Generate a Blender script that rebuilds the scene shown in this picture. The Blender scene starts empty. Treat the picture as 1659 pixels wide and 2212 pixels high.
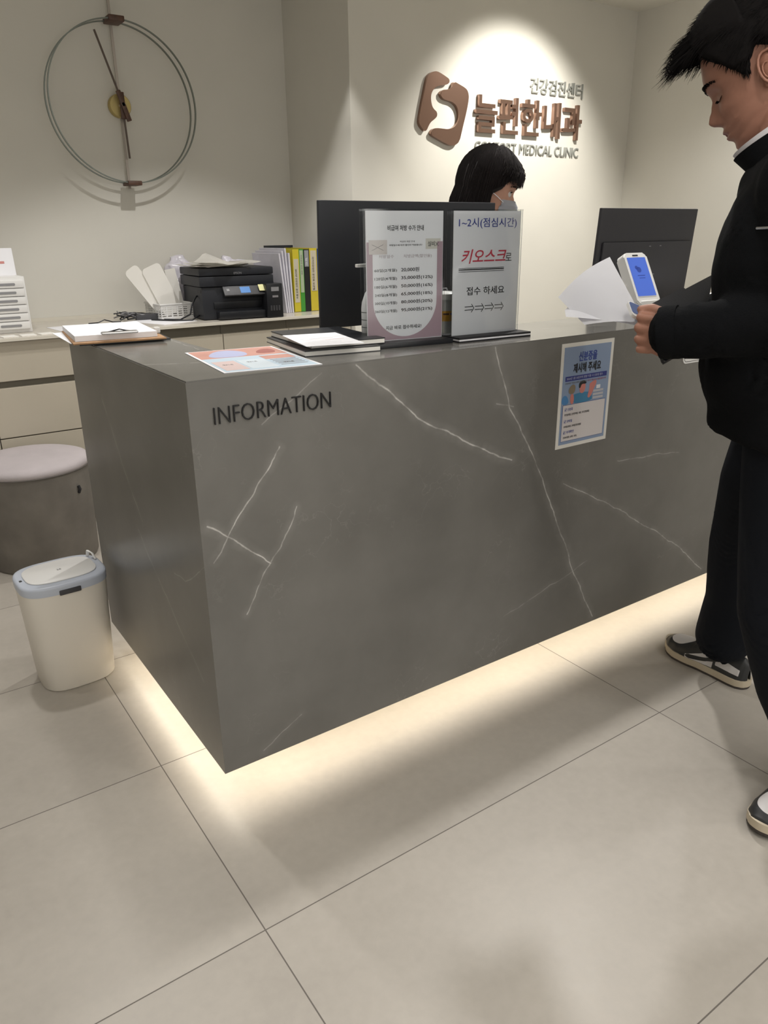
import bpy, bmesh, math, random
from mathutils import Vector, Matrix, noise
PI = math.pi
sc = bpy.context.scene
COL = sc.collection
rnd = random.Random(7)

# ------------------------------------------------------------------ camera
cam = bpy.data.cameras.new('camera')
camo = bpy.data.objects.new('camera', cam)
COL.objects.link(camo)
camo.rotation_euler = (1.2173, 0.0112, -0.6063)
camo.location = (-0.502, -1.3894, 1.2674)
cam.sensor_fit = 'HORIZONTAL'
cam.sensor_width = 36.0
cam.lens = 1633.3 / 1659.0 * 36.0
cam.clip_start = 0.05
cam.clip_end = 50
sc.camera = camo
sc.view_settings.view_transform = 'Standard'
sc.view_settings.look = 'None'
sc.view_settings.gamma = 1
sc.view_settings.exposure = -0.08
sc.view_settings.use_curve_mapping = False

w = bpy.data.worlds.new('world')
sc.world = w
w.use_nodes = True
w.node_tree.nodes['Background'].inputs[0].default_value = (1, 0.97, 0.92, 1)
w.node_tree.nodes['Background'].inputs[1].default_value = 0.05

CEIL = 2.5
V0 = Vector((3.1, 1.7, .4))
def spot(loc, target, power, angle, blend, size=0.03, col=(1, 0.93, 0.80)):
    l = bpy.data.lights.new('spot_lamp', 'SPOT')
    l.energy = power; l.spot_size = math.radians(angle); l.spot_blend = blend
    l.shadow_soft_size = size; l.color = col
    o = bpy.data.objects.new('spot_lamp', l)
    COL.objects.link(o)
    o.location = loc
    d = Vector(target) - Vector(loc)
    o.rotation_euler = d.to_track_quat('-Z', 'Y').to_euler()
    return o
def area(loc, rot, sx, sy, power, col=(1, 0.98, 0.955)):
    l = bpy.data.lights.new('added_fill_light', 'AREA')
    l.shape = 'RECTANGLE'; l.size = sx; l.size_y = sy; l.energy = power; l.color = col
    o = bpy.data.objects.new('added_fill_light', l)
    COL.objects.link(o); o.location = loc; o.rotation_euler = rot
    return o
WARM = (1, 0.96, 0.88)
NEUT = (1, 0.975, 0.945)
SPOTS = [  # location, target, power, angle, blend
    ((0.90, 1.52, 2.47), (0.92, 1.60, 0), 56, 108, 0.35, 0.02, NEUT),     # lights the clock wall
    ((1.47, 1.83, 2.47), (1.47, 1.84, 0), 24, 72, 0.30, 0.02, NEUT),     # corner scallop
    ((2.78, 1.30, 2.47), (2.78, 2.10, 1.52), 114, 86, 0.7, 0.03, WARM),    # clinic sign
]
for s in SPOTS:
    spot(s[0], s[1], s[2], s[3], s[4], s[5], s[6])
FLOODS = [(-0.15, 1.35, 50), (1.75, 0.45, 92), (0.4, 0.45, 30), (3.1, 0.9, 52), (0.5, -0.9, 24), (2.3, -1.3, 26), (-1.5, -0.6, 26), (0.4, -2.6, 20), (-1.4, 1.6, 22)]
for x, y, p in FLOODS:
    spot((x, y, 2.47), (x, y, 0), p, 125, 0.8, 0.05, NEUT)
area((0.4, -2.3, 2.46), (0, 0, 0), 4.2, 1.4, 50)  # unseen overhead fill light, added as soft ambient for the visitor side
area((0.2, -3.7, 1.5), (math.radians(90), 0, 0), 3.6, 1.7, 30)   # unseen fill light added behind the camera to brighten desk front and sheets

# ------------------------------------------------------------------ helpers
def tag(o, label=None, cat=None, group=None, kind=None):
    if label: o['label'] = label
    if cat: o['category'] = cat
    if group: o['group'] = group
    if kind: o['kind'] = kind
    return o
def thing(name, label, cat, loc=(0, 0, 0), rotz=0, group=None):
    o = bpy.data.objects.new(name, None)
    o.empty_display_size = 0.05
    COL.objects.link(o)
    o.location = loc; o.rotation_euler = (0, 0, rotz)
    tag(o, label, cat, group)
    return o
def obj(name, bm, mats, parent=None, smooth=None, label=None):
    me = bpy.data.meshes.new(name)
    bm.normal_update()
    bm.to_mesh(me); bm.free()
    return obj_me(name, me, mats, parent, smooth, label)
def obj_me(name, me, mats, parent=None, smooth=None, label=None):
    if not isinstance(mats, (list, tuple)): mats = [mats]
    for m in mats: me.materials.append(m)
    o = bpy.data.objects.new(name, me)
    COL.objects.link(o)
    if parent: o.parent = parent
    if smooth is not None:
        try:
            me.shade_smooth()
            if smooth < 179: me.set_sharp_from_angle(angle=math.radians(smooth))
        except Exception: pass
    if label: o['label'] = label
    return o
def struct(name, bm, mats, smooth=None):
    o = obj(name, bm, mats, None, smooth); o['kind'] = 'structure'; return o
def copy_tree(o, parent=None):
    c = o.copy(); COL.objects.link(c); c.parent = parent
    for ch in list(o.children): copy_tree(ch, c)
    return c
def T(loc=(0, 0, 0), rz=0, rx=0, ry=0):
    return Matrix.Translation(Vector(loc)) @ Matrix.Rotation(rz, 4, 'Z') @ Matrix.Rotation(ry, 4, 'Y') @ Matrix.Rotation(rx, 4, 'X')
def box(bm, x0, x1, y0, y1, z0, z1, M=None, mi=0, bev=0.0, seg=2):
    M = M or Matrix()
    r = bmesh.ops.create_cube(bm, size=1)
    vs = r['verts']
    for v in vs:
        v.co = Vector((x0 + (v.co.x + .5) * (x1 - x0), y0 + (v.co.y + .5) * (y1 - y0), z0 + (v.co.z + .5) * (z1 - z0)))
    fs = list({f for v in vs for f in v.link_faces})
    if bev > 0:
        es = list({e for f in fs for e in f.edges})
        rr = bmesh.ops.bevel(bm, geom=es, offset=bev, segments=seg, affect='EDGES', profile=0.6)
        fs = list(set([f for f in fs if f.is_valid] + rr['faces']))
        vs = list({v for f in fs for v in f.verts})
    for f in fs: f.material_index = mi
    for v in vs: v.co = M @ v.co
    return vs
def B(*a, **k):
    bm = bmesh.new(); box(bm, *a, **k); return bm
def tube(bm, pts, r, n=10, M=None, closed=False, mi=0, cap=True, flat=1.0):
    M = M or Matrix(); pts = [Vector(p) for p in pts]; N = len(pts); rings = []
    rs = r if isinstance(r, (list, tuple)) else [r] * N
    up = None
    for i in range(N):
        if closed: d = (pts[(i + 1) % N] - pts[i - 1])
        else: d = pts[min(i + 1, N - 1)] - pts[max(i - 1, 0)]
        d.normalize()
        if up is None:
            up = Vector((0, 0, 1)) if abs(d.z) < .9 else Vector((0, 1, 0))
        a = d.cross(up)
        if a.length < 1e-5: a = d.cross(Vector((1, 0, 0)))
        a.normalize(); b = a.cross(d).normalized(); up = b
        rings.append([bm.verts.new(M @ (pts[i] + (a * math.cos(2 * PI * k / n) + b * math.sin(2 * PI * k / n) * flat) * rs[i])) for k in range(n)])
    for i in range(N if closed else N - 1):
        A, Bq = rings[i], rings[(i + 1) % N]
        for k in range(n):
            f = bm.faces.new((A[k], A[(k + 1) % n], Bq[(k + 1) % n], Bq[k])); f.material_index = mi
    if cap and not closed:
        for R_ in (rings[0][::-1], rings[-1]):
            f = bm.faces.new(R_); f.material_index = mi
def lathe(bm, prof, n=32, M=None, mi=0):
    M = M or Matrix(); rings = []
    for r, z in prof:
        rings.append([bm.verts.new(M @ Vector((r * math.cos(2 * PI * k / n), r * math.sin(2 * PI * k / n), z))) for k in range(n)])
    for i in range(len(rings) - 1):
        for k in range(n):
            f = bm.faces.new((rings[i][k], rings[i][(k + 1) % n], rings[i + 1][(k + 1) % n], rings[i + 1][k])); f.material_index = mi
    f = bm.faces.new(rings[0][::-1]); f.material_index = mi
    f = bm.faces.new(rings[-1]); f.material_index = mi
def prism(bm, pts2, O, U, V, N, depth, mi=0):
    """polygon pts2 in plane O,U,V extruded along N by depth"""
    O, U, V, N = map(Vector, (O, U, V, N))
    a = [bm.verts.new(O + U * p[0] + V * p[1]) for p in pts2]
    b = [bm.verts.new(O + U * p[0] + V * p[1] + N * depth) for p in pts2]
    n = len(a)
    fs = [bm.faces.new(a[::-1]), bm.faces.new(b)]
    for k in range(n): fs.append(bm.faces.new((a[k], a[(k + 1) % n], b[(k + 1) % n], b[k])))
    for f in fs: f.material_index = mi
def rrect(w_, h_, r, n=6, cx=0, cy=0):
    p = []
    for (sx, sy, a0) in ((1, 1, 0), (-1, 1, 90), (-1, -1, 180), (1, -1, 270)):
        for k in range(n + 1):
            a = math.radians(a0 + 90 * k / n)
            p.append((cx + sx * (w_ / 2 - r) + r * math.cos(a), cy + sy * (h_ / 2 - r) + r * math.sin(a)))
    return p
def sph(bm, c, r, seg=20, M=None):
    """ellipsoid: r scalar or 3 radii, M optional 3x3 orientation"""
    rr = Vector((r, r, r)) if isinstance(r, (int, float)) else Vector(r)
    res = bmesh.ops.create_uvsphere(bm, u_segments=seg, v_segments=seg // 2 + 2, radius=1)
    for v in res['verts']:
        p_ = Vector((v.co.x * rr.x, v.co.y * rr.y, v.co.z * rr.z))
        if M is not None: p_ = M @ p_
        v.co = Vector(c) + p_
def smooth_closed(pts, it=2):
    for _ in range(it):
        q = []
        for i in range(len(pts)):
            a, b = pts[i], pts[(i + 1) % len(pts)]
            q.append((a[0] * .75 + b[0] * .25, a[1] * .75 + b[1] * .25)); q.append((a[0] * .25 + b[0] * .75, a[1] * .25 + b[1] * .75))
        pts = q
    return pts
def eval_mesh(o):
    dg = bpy.context.evaluated_depsgraph_get(); dg.update()
    return bpy.data.meshes.new_from_object(o.evaluated_get(dg))
def text_mesh(s, extr=0.0, bold=0.0, shear=0.0):
    c = bpy.data.curves.new('t', 'FONT'); c.body = s; c.size = 1; c.extrude = extr; c.offset = bold; c.shear = shear
    c.resolution_u = 3
    o = bpy.data.objects.new('t', c); COL.objects.link(o)
    me = eval_mesh(o)
    bpy.data.objects.remove(o); bpy.data.curves.remove(c)
    return me
def bbox(me):
    xs = [v.co.x for v in me.vertices]; ys = [v.co.y for v in me.vertices]
    return min(xs), max(xs), min(ys), max(ys)
def text_fit(name, s, mat, parent, O, U, V, W, H=None, depth=0.0004, bold=0.0, shear=0.0, align='L'):
    """lettering with its lower left corner at O, running along U (width W), up V"""
    O, U, V = Vector(O), Vector(U).normalized(), Vector(V).normalized(); N = U.cross(V)
    me = text_mesh(s, 0.5, bold, shear)
    x0, x1, y0, y1 = bbox(me); sx = W / (x1 - x0); sy = (H / (y1 - y0)) if H else sx
    for v in me.vertices:
        v.co = O + U * ((v.co.x - x0) * sx) + V * ((v.co.y - y0) * sy) + N * ((v.co.z + .5) * depth)
    return obj_me(name, me, mat, parent)
def letters(name, s, mat, parent, O, U, V, W, H, depth, bold=0.0):
    O, U, V = Vector(O), Vector(U).normalized(), Vector(V).normalized(); N = U.cross(V)
    full = text_mesh(s, 0.5, bold); x0, x1, y0, y1 = bbox(full); sx = W / (x1 - x0); sy = H / (y1 - y0)
    for i, ch in enumerate(s):
        if ch == ' ': continue
        me = text_mesh(ch, 0.5, bold); b = bbox(me)
        pre = text_mesh(s[:i + 1], 0.5, bold); right = bbox(pre)[1]
        off = right - b[1]
        for v in me.vertices:
            v.co = O + U * ((v.co.x + off - x0) * sx) + V * ((v.co.y - y0) * sy) + N * ((v.co.z + .5) * depth)
        obj_me(name, me, mat, parent)

# ------------------------------------------------------------------ materials
def mat(name, col, rough=0.5, metal=0.0, emit=None, es=0.0, noise_s=0.0, noise_a=0.0, bump=0.0, bump_s=200, spec=None, trans=0.0, sheen=0.0, coat=0.0, alpha=None):
    m = bpy.data.materials.new(name); m.use_nodes = True
    nt = m.node_tree; b = nt.nodes['Principled BSDF']
    b.inputs['Base Color'].default_value = (*col, 1); b.inputs['Roughness'].default_value = rough; b.inputs['Metallic'].default_value = metal
    if spec is not None: b.inputs['Specular IOR Level'].default_value = spec
    if trans: b.inputs['Transmission Weight'].default_value = trans
    if sheen: b.inputs['Sheen Weight'].default_value = sheen
    if coat: b.inputs['Coat Weight'].default_value = coat
    if emit: b.inputs['Emission Color'].default_value = (*emit, 1); b.inputs['Emission Strength'].default_value = es
    if alpha is not None: b.inputs['Alpha'].default_value = alpha
    tc = nt.nodes.new('ShaderNodeTexCoord')
    if noise_a:
        n = nt.nodes.new('ShaderNodeTexNoise'); n.inputs['Scale'].default_value = noise_s; n.inputs['Detail'].default_value = 6
        nt.links.new(tc.outputs['Object'], n.inputs['Vector'])
        r = nt.nodes.new('ShaderNodeValToRGB')
        r.color_ramp.elements[0].position = .3; r.color_ramp.elements[1].position = .7
        r.color_ramp.elements[0].color = (*[c * (1 - noise_a) for c in col], 1); r.color_ramp.elements[1].color = (*[min(1, c * (1 + noise_a)) for c in col], 1)
        nt.links.new(n.outputs['Fac'], r.inputs[0]); nt.links.new(r.outputs[0], b.inputs['Base Color'])
    if bump:
        n2 = nt.nodes.new('ShaderNodeTexNoise'); n2.inputs['Scale'].default_value = bump_s; n2.inputs['Detail'].default_value = 3
        nt.links.new(tc.outputs['Object'], n2.inputs['Vector'])
        bp = nt.nodes.new('ShaderNodeBump'); bp.inputs['Strength'].default_value = bump; bp.inputs['Distance'].default_value = 0.002
        nt.links.new(n2.outputs['Fac'], bp.inputs['Height']); nt.links.new(bp.outputs[0], b.inputs['Normal'])
    return m
def clearmat(name, tint=(1, 1, 1), refl=0.08):
    m = bpy.data.materials.new(name); m.use_nodes = True; nt = m.node_tree; nt.nodes.clear()
    o = nt.nodes.new('ShaderNodeOutputMaterial'); t = nt.nodes.new('ShaderNodeBsdfTransparent'); t.inputs[0].default_value = (*tint, 1)
    g = nt.nodes.new('ShaderNodeBsdfGlossy'); g.inputs['Roughness'].default_value = 0.08
    fr = nt.nodes.new('ShaderNodeFresnel'); fr.inputs[0].default_value = 1.45
    mx = nt.nodes.new('ShaderNodeMixShader')
    nt.links.new(fr.outputs[0], mx.inputs[0]); nt.links.new(t.outputs[0], mx.inputs[1]); nt.links.new(g.outputs[0], mx.inputs[2]); nt.links.new(mx.outputs[0], o.inputs[0])
    return m

M_wall = mat('painted_wall', (0.66, 0.642, 0.585), 0.75, noise_s=3, noise_a=0.02, bump=0.05, bump_s=400)
M_ceil = mat('ceiling_paint', (0.72, 0.70, 0.63), 0.85, bump=0.05, bump_s=300)
M_cab = mat('beige_laminate', (0.50, 0.455, 0.37), 0.42, noise_s=5, noise_a=0.02)
M_cabdark = mat('shade_darkened_laminate', (0.20, 0.185, 0.15), 0.6)  # beige laminate with the shade of the drawer gaps darkened into its colour
M_ctop = mat('pale_counter_laminate', (0.56, 0.52, 0.455), 0.22, noise_s=8, noise_a=0.03)
M_cedge = mat('counter_edge', (0.68, 0.645, 0.56), 0.3)
M_white = mat('white_plastic', (0.74, 0.735, 0.72), 0.35)
M_white2 = mat('offwhite_plastic', (0.72, 0.68, 0.61), 0.42, noise_s=6, noise_a=0.01)
M_paper = mat('paper', (0.80, 0.80, 0.83), 0.7, noise_s=4, noise_a=0.02)
M_paperw = mat('warm_paper', (0.80, 0.78, 0.73), 0.7, noise_s=4, noise_a=0.02)
M_paperg = mat('grey_paper', (0.52, 0.52, 0.56), 0.6)
M_black = mat('black_plastic', (0.012, 0.013, 0.016), 0.35, bump=0.03, bump_s=900)
M_blackm = mat('black_matte_plastic', (0.012, 0.014, 0.020), 0.55, bump=0.03, bump_s=900)
M_grey = mat('dark_grey_plastic', (0.045, 0.045, 0.05), 0.5)
M_midgrey = mat('mid_grey_plastic', (0.25, 0.25, 0.26), 0.5)
M_ink = mat('black_ink', (0.012, 0.012, 0.015), 0.6)
M_inkg = mat('grey_ink', (0.22, 0.21, 0.22), 0.6)
M_inkb = mat('blue_ink', (0.04, 0.06, 0.30), 0.6)
M_inkr = mat('red_ink', (0.55, 0.04, 0.07), 0.6)
M_acryl = clearmat('clear_acrylic', (0.97, 0.98, 0.98))
M_steel = mat('brushed_steel', (0.55, 0.55, 0.55), 0.25, 1.0)
M_ring = mat('graphite_steel', (0.20, 0.22, 0.20), 0.35, 0.8)
M_brass = mat('satin_brass', (0.50, 0.40, 0.17), 0.45, 0.6)
M_walnut = mat('walnut_wood', (0.085, 0.04, 0.025), 0.5, noise_s=60, noise_a=0.3)
M_bronze = mat('rose_bronze_metal', (0.34, 0.215, 0.165), 0.22, 0.85)
M_signgrey = mat('grey_metal_letters', (0.33, 0.34, 0.32), 0.4, 0.3)
M_skin = mat('skin', (0.345, 0.165, 0.112), 0.5, noise_s=40, noise_a=0.06, bump=0.12, bump_s=600)
M_skinw = mat('skin_fair', (0.48, 0.26, 0.185), 0.5, noise_s=40, noise_a=0.05)
M_lip = mat('lip_skin', (0.30, 0.115, 0.09), 0.45)
M_hair = mat('black_hair', (0.008, 0.007, 0.007), 0.85, spec=0.1)
M_hairw = mat('dark_brown_hair', (0.014, 0.011, 0.011), 0.62, spec=0.25)
M_jacket = mat('black_fleece', (0.0055, 0.006, 0.007), 0.95, bump=0.5, bump_s=350, spec=0.1)
M_trous = mat('black_trouser_cloth', (0.0075, 0.009, 0.013), 0.9, bump=0.2, bump_s=500, spec=0.15)
M_shoew = mat('white_leather', (0.62, 0.60, 0.60), 0.5)
M_shoeb = mat('black_leather', (0.020, 0.021, 0.022), 0.5)
M_sole = mat('cream_rubber', (0.52, 0.45, 0.34), 0.6)
M_soled = mat('dark_rubber', (0.05, 0.04, 0.035), 0.7)
M_stool = mat('grey_stool_upholstery', (0.19, 0.175, 0.155), 0.85, noise_s=7, noise_a=0.22, bump=0.2, bump_s=300)
M_stoolt = mat('lilac_grey_fabric', (0.44, 0.40, 0.41), 0.9, noise_s=10, noise_a=0.05, bump=0.3, bump_s=300)
M_lidrim = mat('pale_blue_grey_plastic', (0.48, 0.52, 0.60), 0.35)
M_led = mat('led_strip', (1, 1, 1), 0.5, emit=(1, 0.91, 0.76), es=11)
M_lens = mat('lamp_lens', (1, 1, 1), 0.5, emit=(1, 0.93, 0.8), es=6)
M_screen = mat('blue_screen', (0.02, 0.05, 0.2), 0.15, emit=(0.075, 0.14, 0.52), es=0.9)
M_screend = mat('dark_blue_glyph', (0.02, 0.04, 0.16), 0.2, emit=(0.03, 0.06, 0.32), es=0.6)
M_lcd = mat('lit_lcd', (0.05, 0.12, 0.3), 0.15, emit=(0.12, 0.26, 0.50), es=0.7)
M_bluec = mat('navy_blue_card', (0.09, 0.13, 0.28), 0.4)
M_orange = mat('orange_plastic', (0.55, 0.14, 0.02), 0.5)

def floor_mat():
    m = bpy.data.materials.new('porcelain_floor_tiles'); m.use_nodes = True; nt = m.node_tree; b = nt.nodes['Principled BSDF']
    tc = nt.nodes.new('ShaderNodeTexCoord'); sp = nt.nodes.new('ShaderNodeSeparateXYZ'); nt.links.new(tc.outputs['Object'], sp.inputs[0])
    def M(op, a, b_=None, c=None):
        n = nt.nodes.new('ShaderNodeMath'); n.operation = op
        for i, v in enumerate((a, b_, c)):
            if v is None: continue
            if isinstance(v, (int, float)): n.inputs[i].default_value = v
            else: nt.links.new(v, n.inputs[i])
        return n.outputs[0]
    def edge(s, off, size, wd):
        t = M('DIVIDE', M('SUBTRACT', s, off), size)
        f = M('FRACT', t)
        d = M('MULTIPLY', M('MINIMUM', f, M('SUBTRACT', 1.0, f)), size)
        return M('LESS_THAN', d, wd), M('FLOOR', t)
    ex, ix = edge(sp.outputs[0], -0.078, 1.218, 0.0013)
    ey, iy = edge(sp.outputs[1], 0.2441, 0.5931, 0.0013)
    e = M('MAXIMUM', ex, ey)
    n1 = nt.nodes.new('ShaderNodeTexNoise'); n1.inputs['Scale'].default_value = 1.7; n1.inputs['Detail'].default_value = 8; n1.inputs['Roughness'].default_value = 0.62
    cb = nt.nodes.new('ShaderNodeCombineXYZ')
    nt.links.new(M('MULTIPLY_ADD', ix, 3.7, sp.outputs[0]), cb.inputs[0]); nt.links.new(M('MULTIPLY_ADD', iy, 5.3, sp.outputs[1]), cb.inputs[1])
    nt.links.new(cb.outputs[0], n1.inputs['Vector'])
    n2 = nt.nodes.new('ShaderNodeTexNoise'); n2.inputs['Scale'].default_value = 45; n2.inputs['Detail'].default_value = 5
    nt.links.new(tc.outputs['Object'], n2.inputs['Vector'])
    r = nt.nodes.new('ShaderNodeValToRGB'); r.color_ramp.elements[0].position = .33; r.color_ramp.elements[1].position = .68
    r.color_ramp.elements[0].color = (0.355, 0.325, 0.285, 1); r.color_ramp.elements[1].color = (0.445, 0.41, 0.362, 1)
    f = M('MULTIPLY_ADD', n2.outputs['Fac'], 0.25, M('MULTIPLY', n1.outputs['Fac'], 0.80))
    nt.links.new(f, r.inputs[0])
    mx = nt.nodes.new('ShaderNodeMix'); mx.data_type = 'RGBA'
    nt.links.new(e, mx.inputs[0]); nt.links.new(r.outputs[0], mx.inputs[6]); mx.inputs[7].default_value = (0.13, 0.115, 0.10, 1)
    nt.links.new(mx.outputs[2], b.inputs['Base Color'])
    nt.links.new(M('MULTIPLY_ADD', n2.outputs['Fac'], 0.15, M('MULTIPLY_ADD', e, 0.3, 0.33)), b.inputs['Roughness'])
    bp = nt.nodes.new('ShaderNodeBump'); bp.inputs['Strength'].default_value = 0.12; bp.inputs['Distance'].default_value = 0.002
    nt.links.new(M('SUBTRACT', n2.outputs['Fac'], M('MULTIPLY', e, 2.0)), bp.inputs['Height']); nt.links.new(bp.outputs[0], b.inputs['Normal'])
    return m
M_floor = floor_mat()

def stone_mat(rough=0.30):
    m = bpy.data.materials.new('grey_veined_stone'); m.use_nodes = True; nt = m.node_tree; b = nt.nodes['Principled BSDF']
    tc = nt.nodes.new('ShaderNodeTexCoord'); P = tc.outputs['Object']
    nz = nt.nodes.new('ShaderNodeTexNoise'); nz.inputs['Scale'].default_value = 9; nz.inputs['Detail'].default_value = 6; nt.links.new(P, nz.inputs['Vector'])
    sub = nt.nodes.new('ShaderNodeVectorMath'); sub.operation = 'SUBTRACT'; nt.links.new(nz.outputs['Color'], sub.inputs[0]); sub.inputs[1].default_value = (.5, .5, .5)
    scl = nt.nodes.new('ShaderNodeVectorMath'); scl.operation = 'SCALE'; scl.inputs['Scale'].default_value = 0.03; nt.links.new(sub.outputs[0], scl.inputs[0])
    add = nt.nodes.new('ShaderNodeVectorMath'); add.operation = 'ADD'; nt.links.new(P, add.inputs[0]); nt.links.new(scl.outputs[0], add.inputs[1]); Pw = add.outputs[0]
    def VM(op, a, b_):
        n = nt.nodes.new('ShaderNodeVectorMath'); n.operation = op
        for i, v in enumerate((a, b_)):
            if v is None: continue
            if isinstance(v, (tuple, Vector)): n.inputs[i].default_value = v
            else: nt.links.new(v, n.inputs[i])
        return n
    def MM(op, a, b_=None, clamp=False):
        n = nt.nodes.new('ShaderNodeMath'); n.operation = op; n.use_clamp = clamp
        for i, v in enumerate((a, b_)):
            if v is None: continue
            if isinstance(v, (int, float)): n.inputs[i].default_value = v
            else: nt.links.new(v, n.inputs[i])
        return n.outputs[0]
    # veins: polylines on the slabs (strength, width, points)
    fr = lambda *p: [Vector((x, 0, z)) for x, z in p]
    sd = lambda *p: [Vector((0, y, z)) for y, z in p]
    tp = lambda *p: [Vector((x, y, 1.007)) for x, y in p]
    veins = [
        (0.75, .0016, fr((.385, 1.0), (.522, .888), (.605, .826), (.821, .72), (.863, .706))),
        (0.65, .0016, fr((.79, 1.002), (.846, .845), (.94, .706), (1.049, .495), (1.148, .293), (1.253, .118))),
        (0.60, .0013, fr((1.077, .594), (1.362, .44), (1.625, .282), (1.83, .124))),
        (0.75, .0012, fr((.188, .849), (.113, .747), (.043, .659), (.022, .628))),
        (0.9, .0013, fr((.011, .71), (.085, .654), (.153, .593))),
        (0.6, .0012, fr((.223, .708), (.181, .625), (.133, .571), (.081, .485))),
        (0.28, .0012, fr((1.206, .323), (1.031, .28), (.858, .235))),
        (0.35, .0012, fr((.202, .177), (.1, .122))),
        (0.35, .0012, fr((.86, .845), (.80, .862))),
        (0.30, .0012, fr((.15, .90), (.30, .99))),
        (0.4, .0012, fr((1.60, .60), (1.30, .62))),
        (0.30, .0014, sd((.627, .874), (.529, .734), (.40, .599))),
        (0.30, .0012, sd((.45, .56), (.228, .40), (.08, .31))),
        (0.25, .0012, sd((.003, .622), (.13, .542), (.20, .538))),
        (0.5, .0012, tp((0.0, .262), (.105, .21), (.30, .16))),
        (0.5, .0012, tp((.2, .72), (.186, .396))),
        (0.35, .0012, tp((1.0, .2), (1.5, .05))),
    ]
    acc = None
    warped = {}
    for key, msk in (('f', (1, 0, 1)), ('s', (0, 1, 1)), ('t', (1, 1, 0))):
        mm_ = VM('MULTIPLY', scl.outputs[0], msk); warped[key] = VM('ADD', P, mm_.outputs[0]).outputs[0]
    for s, wd, pts in veins:
        key = 't' if all(abs(p.z - 1.007) < 1e-6 for p in pts) else ('f' if all(abs(p.y) < 1e-6 for p in pts) else 's')
        Pw = warped[key]
        for a, c in zip(pts[:-1], pts[1:]):
            ab = c - a
            ap = VM('SUBTRACT', Pw, a).outputs[0]
            t = MM('DIVIDE', VM('DOT_PRODUCT', ap, ab).outputs['Value'], ab.length_squared, clamp=True)
            sc_ = nt.nodes.new('ShaderNodeVectorMath'); sc_.operation = 'SCALE'; sc_.inputs[0].default_value = ab; nt.links.new(t, sc_.inputs['Scale'])
            d = VM('LENGTH', VM('SUBTRACT', ap, sc_.outputs[0]).outputs[0], None).outputs['Value']
            core = MM('MULTIPLY', MM('SUBTRACT', 1.0, MM('DIVIDE', d, wd * 1.9), clamp=True), min(1, s * 1.1))
            halo = MM('MULTIPLY', MM('SUBTRACT', 1.0, MM('DIVIDE', d, wd * 14), clamp=True), s * 0.14)
            v = MM('MAXIMUM', core, halo)
            acc = v if acc is None else MM('MAXIMUM', acc, v)
    n3 = nt.nodes.new('ShaderNodeTexNoise'); n3.inputs['Scale'].default_value = 26; n3.inputs['Detail'].default_value = 4; nt.links.new(P, n3.inputs['Vector'])
    brk = MM('ADD', 0.25, MM('MULTIPLY', MM('SUBTRACT', n3.outputs['Fac'], 0.36), 3.4, clamp=True), clamp=True)
    acc = MM('MULTIPLY', acc, brk)
    # fine faint web
    vo = nt.nodes.new('ShaderNodeTexVoronoi'); vo.feature = 'DISTANCE_TO_EDGE'; vo.inputs['Scale'].default_value = 3.3
    sc2 = nt.nodes.new('ShaderNodeVectorMath'); sc2.operation = 'SCALE'; sc2.inputs['Scale'].default_value = 0.6; nt.links.new(sub.outputs[0], sc2.inputs[0])
    ad2 = VM('ADD', P, sc2.outputs[0]); nt.links.new(ad2.outputs[0], vo.inputs['Vector'])
    web = MM('SUBTRACT', 1.0, MM('DIVIDE', vo.outputs['Distance'], 0.012), clamp=True)
    n4 = nt.nodes.new('ShaderNodeTexNoise'); n4.inputs['Scale'].default_value = 4; n4.inputs['Detail'].default_value = 5; nt.links.new(P, n4.inputs['Vector'])
    web = MM('MULTIPLY', MM('MULTIPLY', web, MM('MULTIPLY', MM('SUBTRACT', n4.outputs['Fac'], 0.52), 7, clamp=True)), 0.10)
    acc = MM('MAXIMUM', acc, web)
    n5 = nt.nodes.new('ShaderNodeTexNoise'); n5.inputs['Scale'].default_value = 2.6; n5.inputs['Detail'].default_value = 9; n5.inputs['Roughness'].default_value = 0.6; nt.links.new(P, n5.inputs['Vector'])
    r = nt.nodes.new('ShaderNodeValToRGB'); r.color_ramp.elements[0].position = .32; r.color_ramp.elements[1].position = .72
    r.color_ramp.elements[0].color = (0.122, 0.118, 0.108, 1); r.color_ramp.elements[1].color = (0.18, 0.174, 0.161, 1)
    nt.links.new(n5.outputs['Fac'], r.inputs[0])
    mx = nt.nodes.new('ShaderNodeMix'); mx.data_type = 'RGBA'
    nt.links.new(acc, mx.inputs[0]); nt.links.new(r.outputs[0], mx.inputs[6]); mx.inputs[7].default_value = (0.66, 0.645, 0.615, 1)
    nt.links.new(mx.outputs[2], b.inputs['Base Color'])
    b.inputs['Roughness'].default_value = rough
    return m
M_stone = stone_mat(0.31)
M_stonet = stone_mat(0.16)

# ------------------------------------------------------------------ room
XL, XR, YF, YC, YL, XS = -2.6, 3.80, -3.8, 2.75, 2.10, 1.725
struct('floor', B(XL - .1, XR + .1, YF - .1, YC + .1, -0.05, 0), M_floor)
struct('ceiling', B(XL - .1, XR + .1, YF - .1, YC + .1, CEIL, CEIL + .08), M_ceil)
struct('wall_back', B(XL - .1, XS, YC, YC + .1, 0, CEIL), M_wall)
bm = bmesh.new(); box(bm, XS, XR + .1, YL, YC + .1, 0, CEIL)
struct('wall_center', bm, M_wall)
struct('wall_right', B(XR, XR + .1, YF, YL, 0, CEIL), M_wall)
struct('wall_left', B(XL - .1, XL, YF, YC, 0, CEIL), M_wall)
struct('wall_front', B(XL - .1, XR + .1, YF - .1, YF, 0, CEIL), M_wall)

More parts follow.
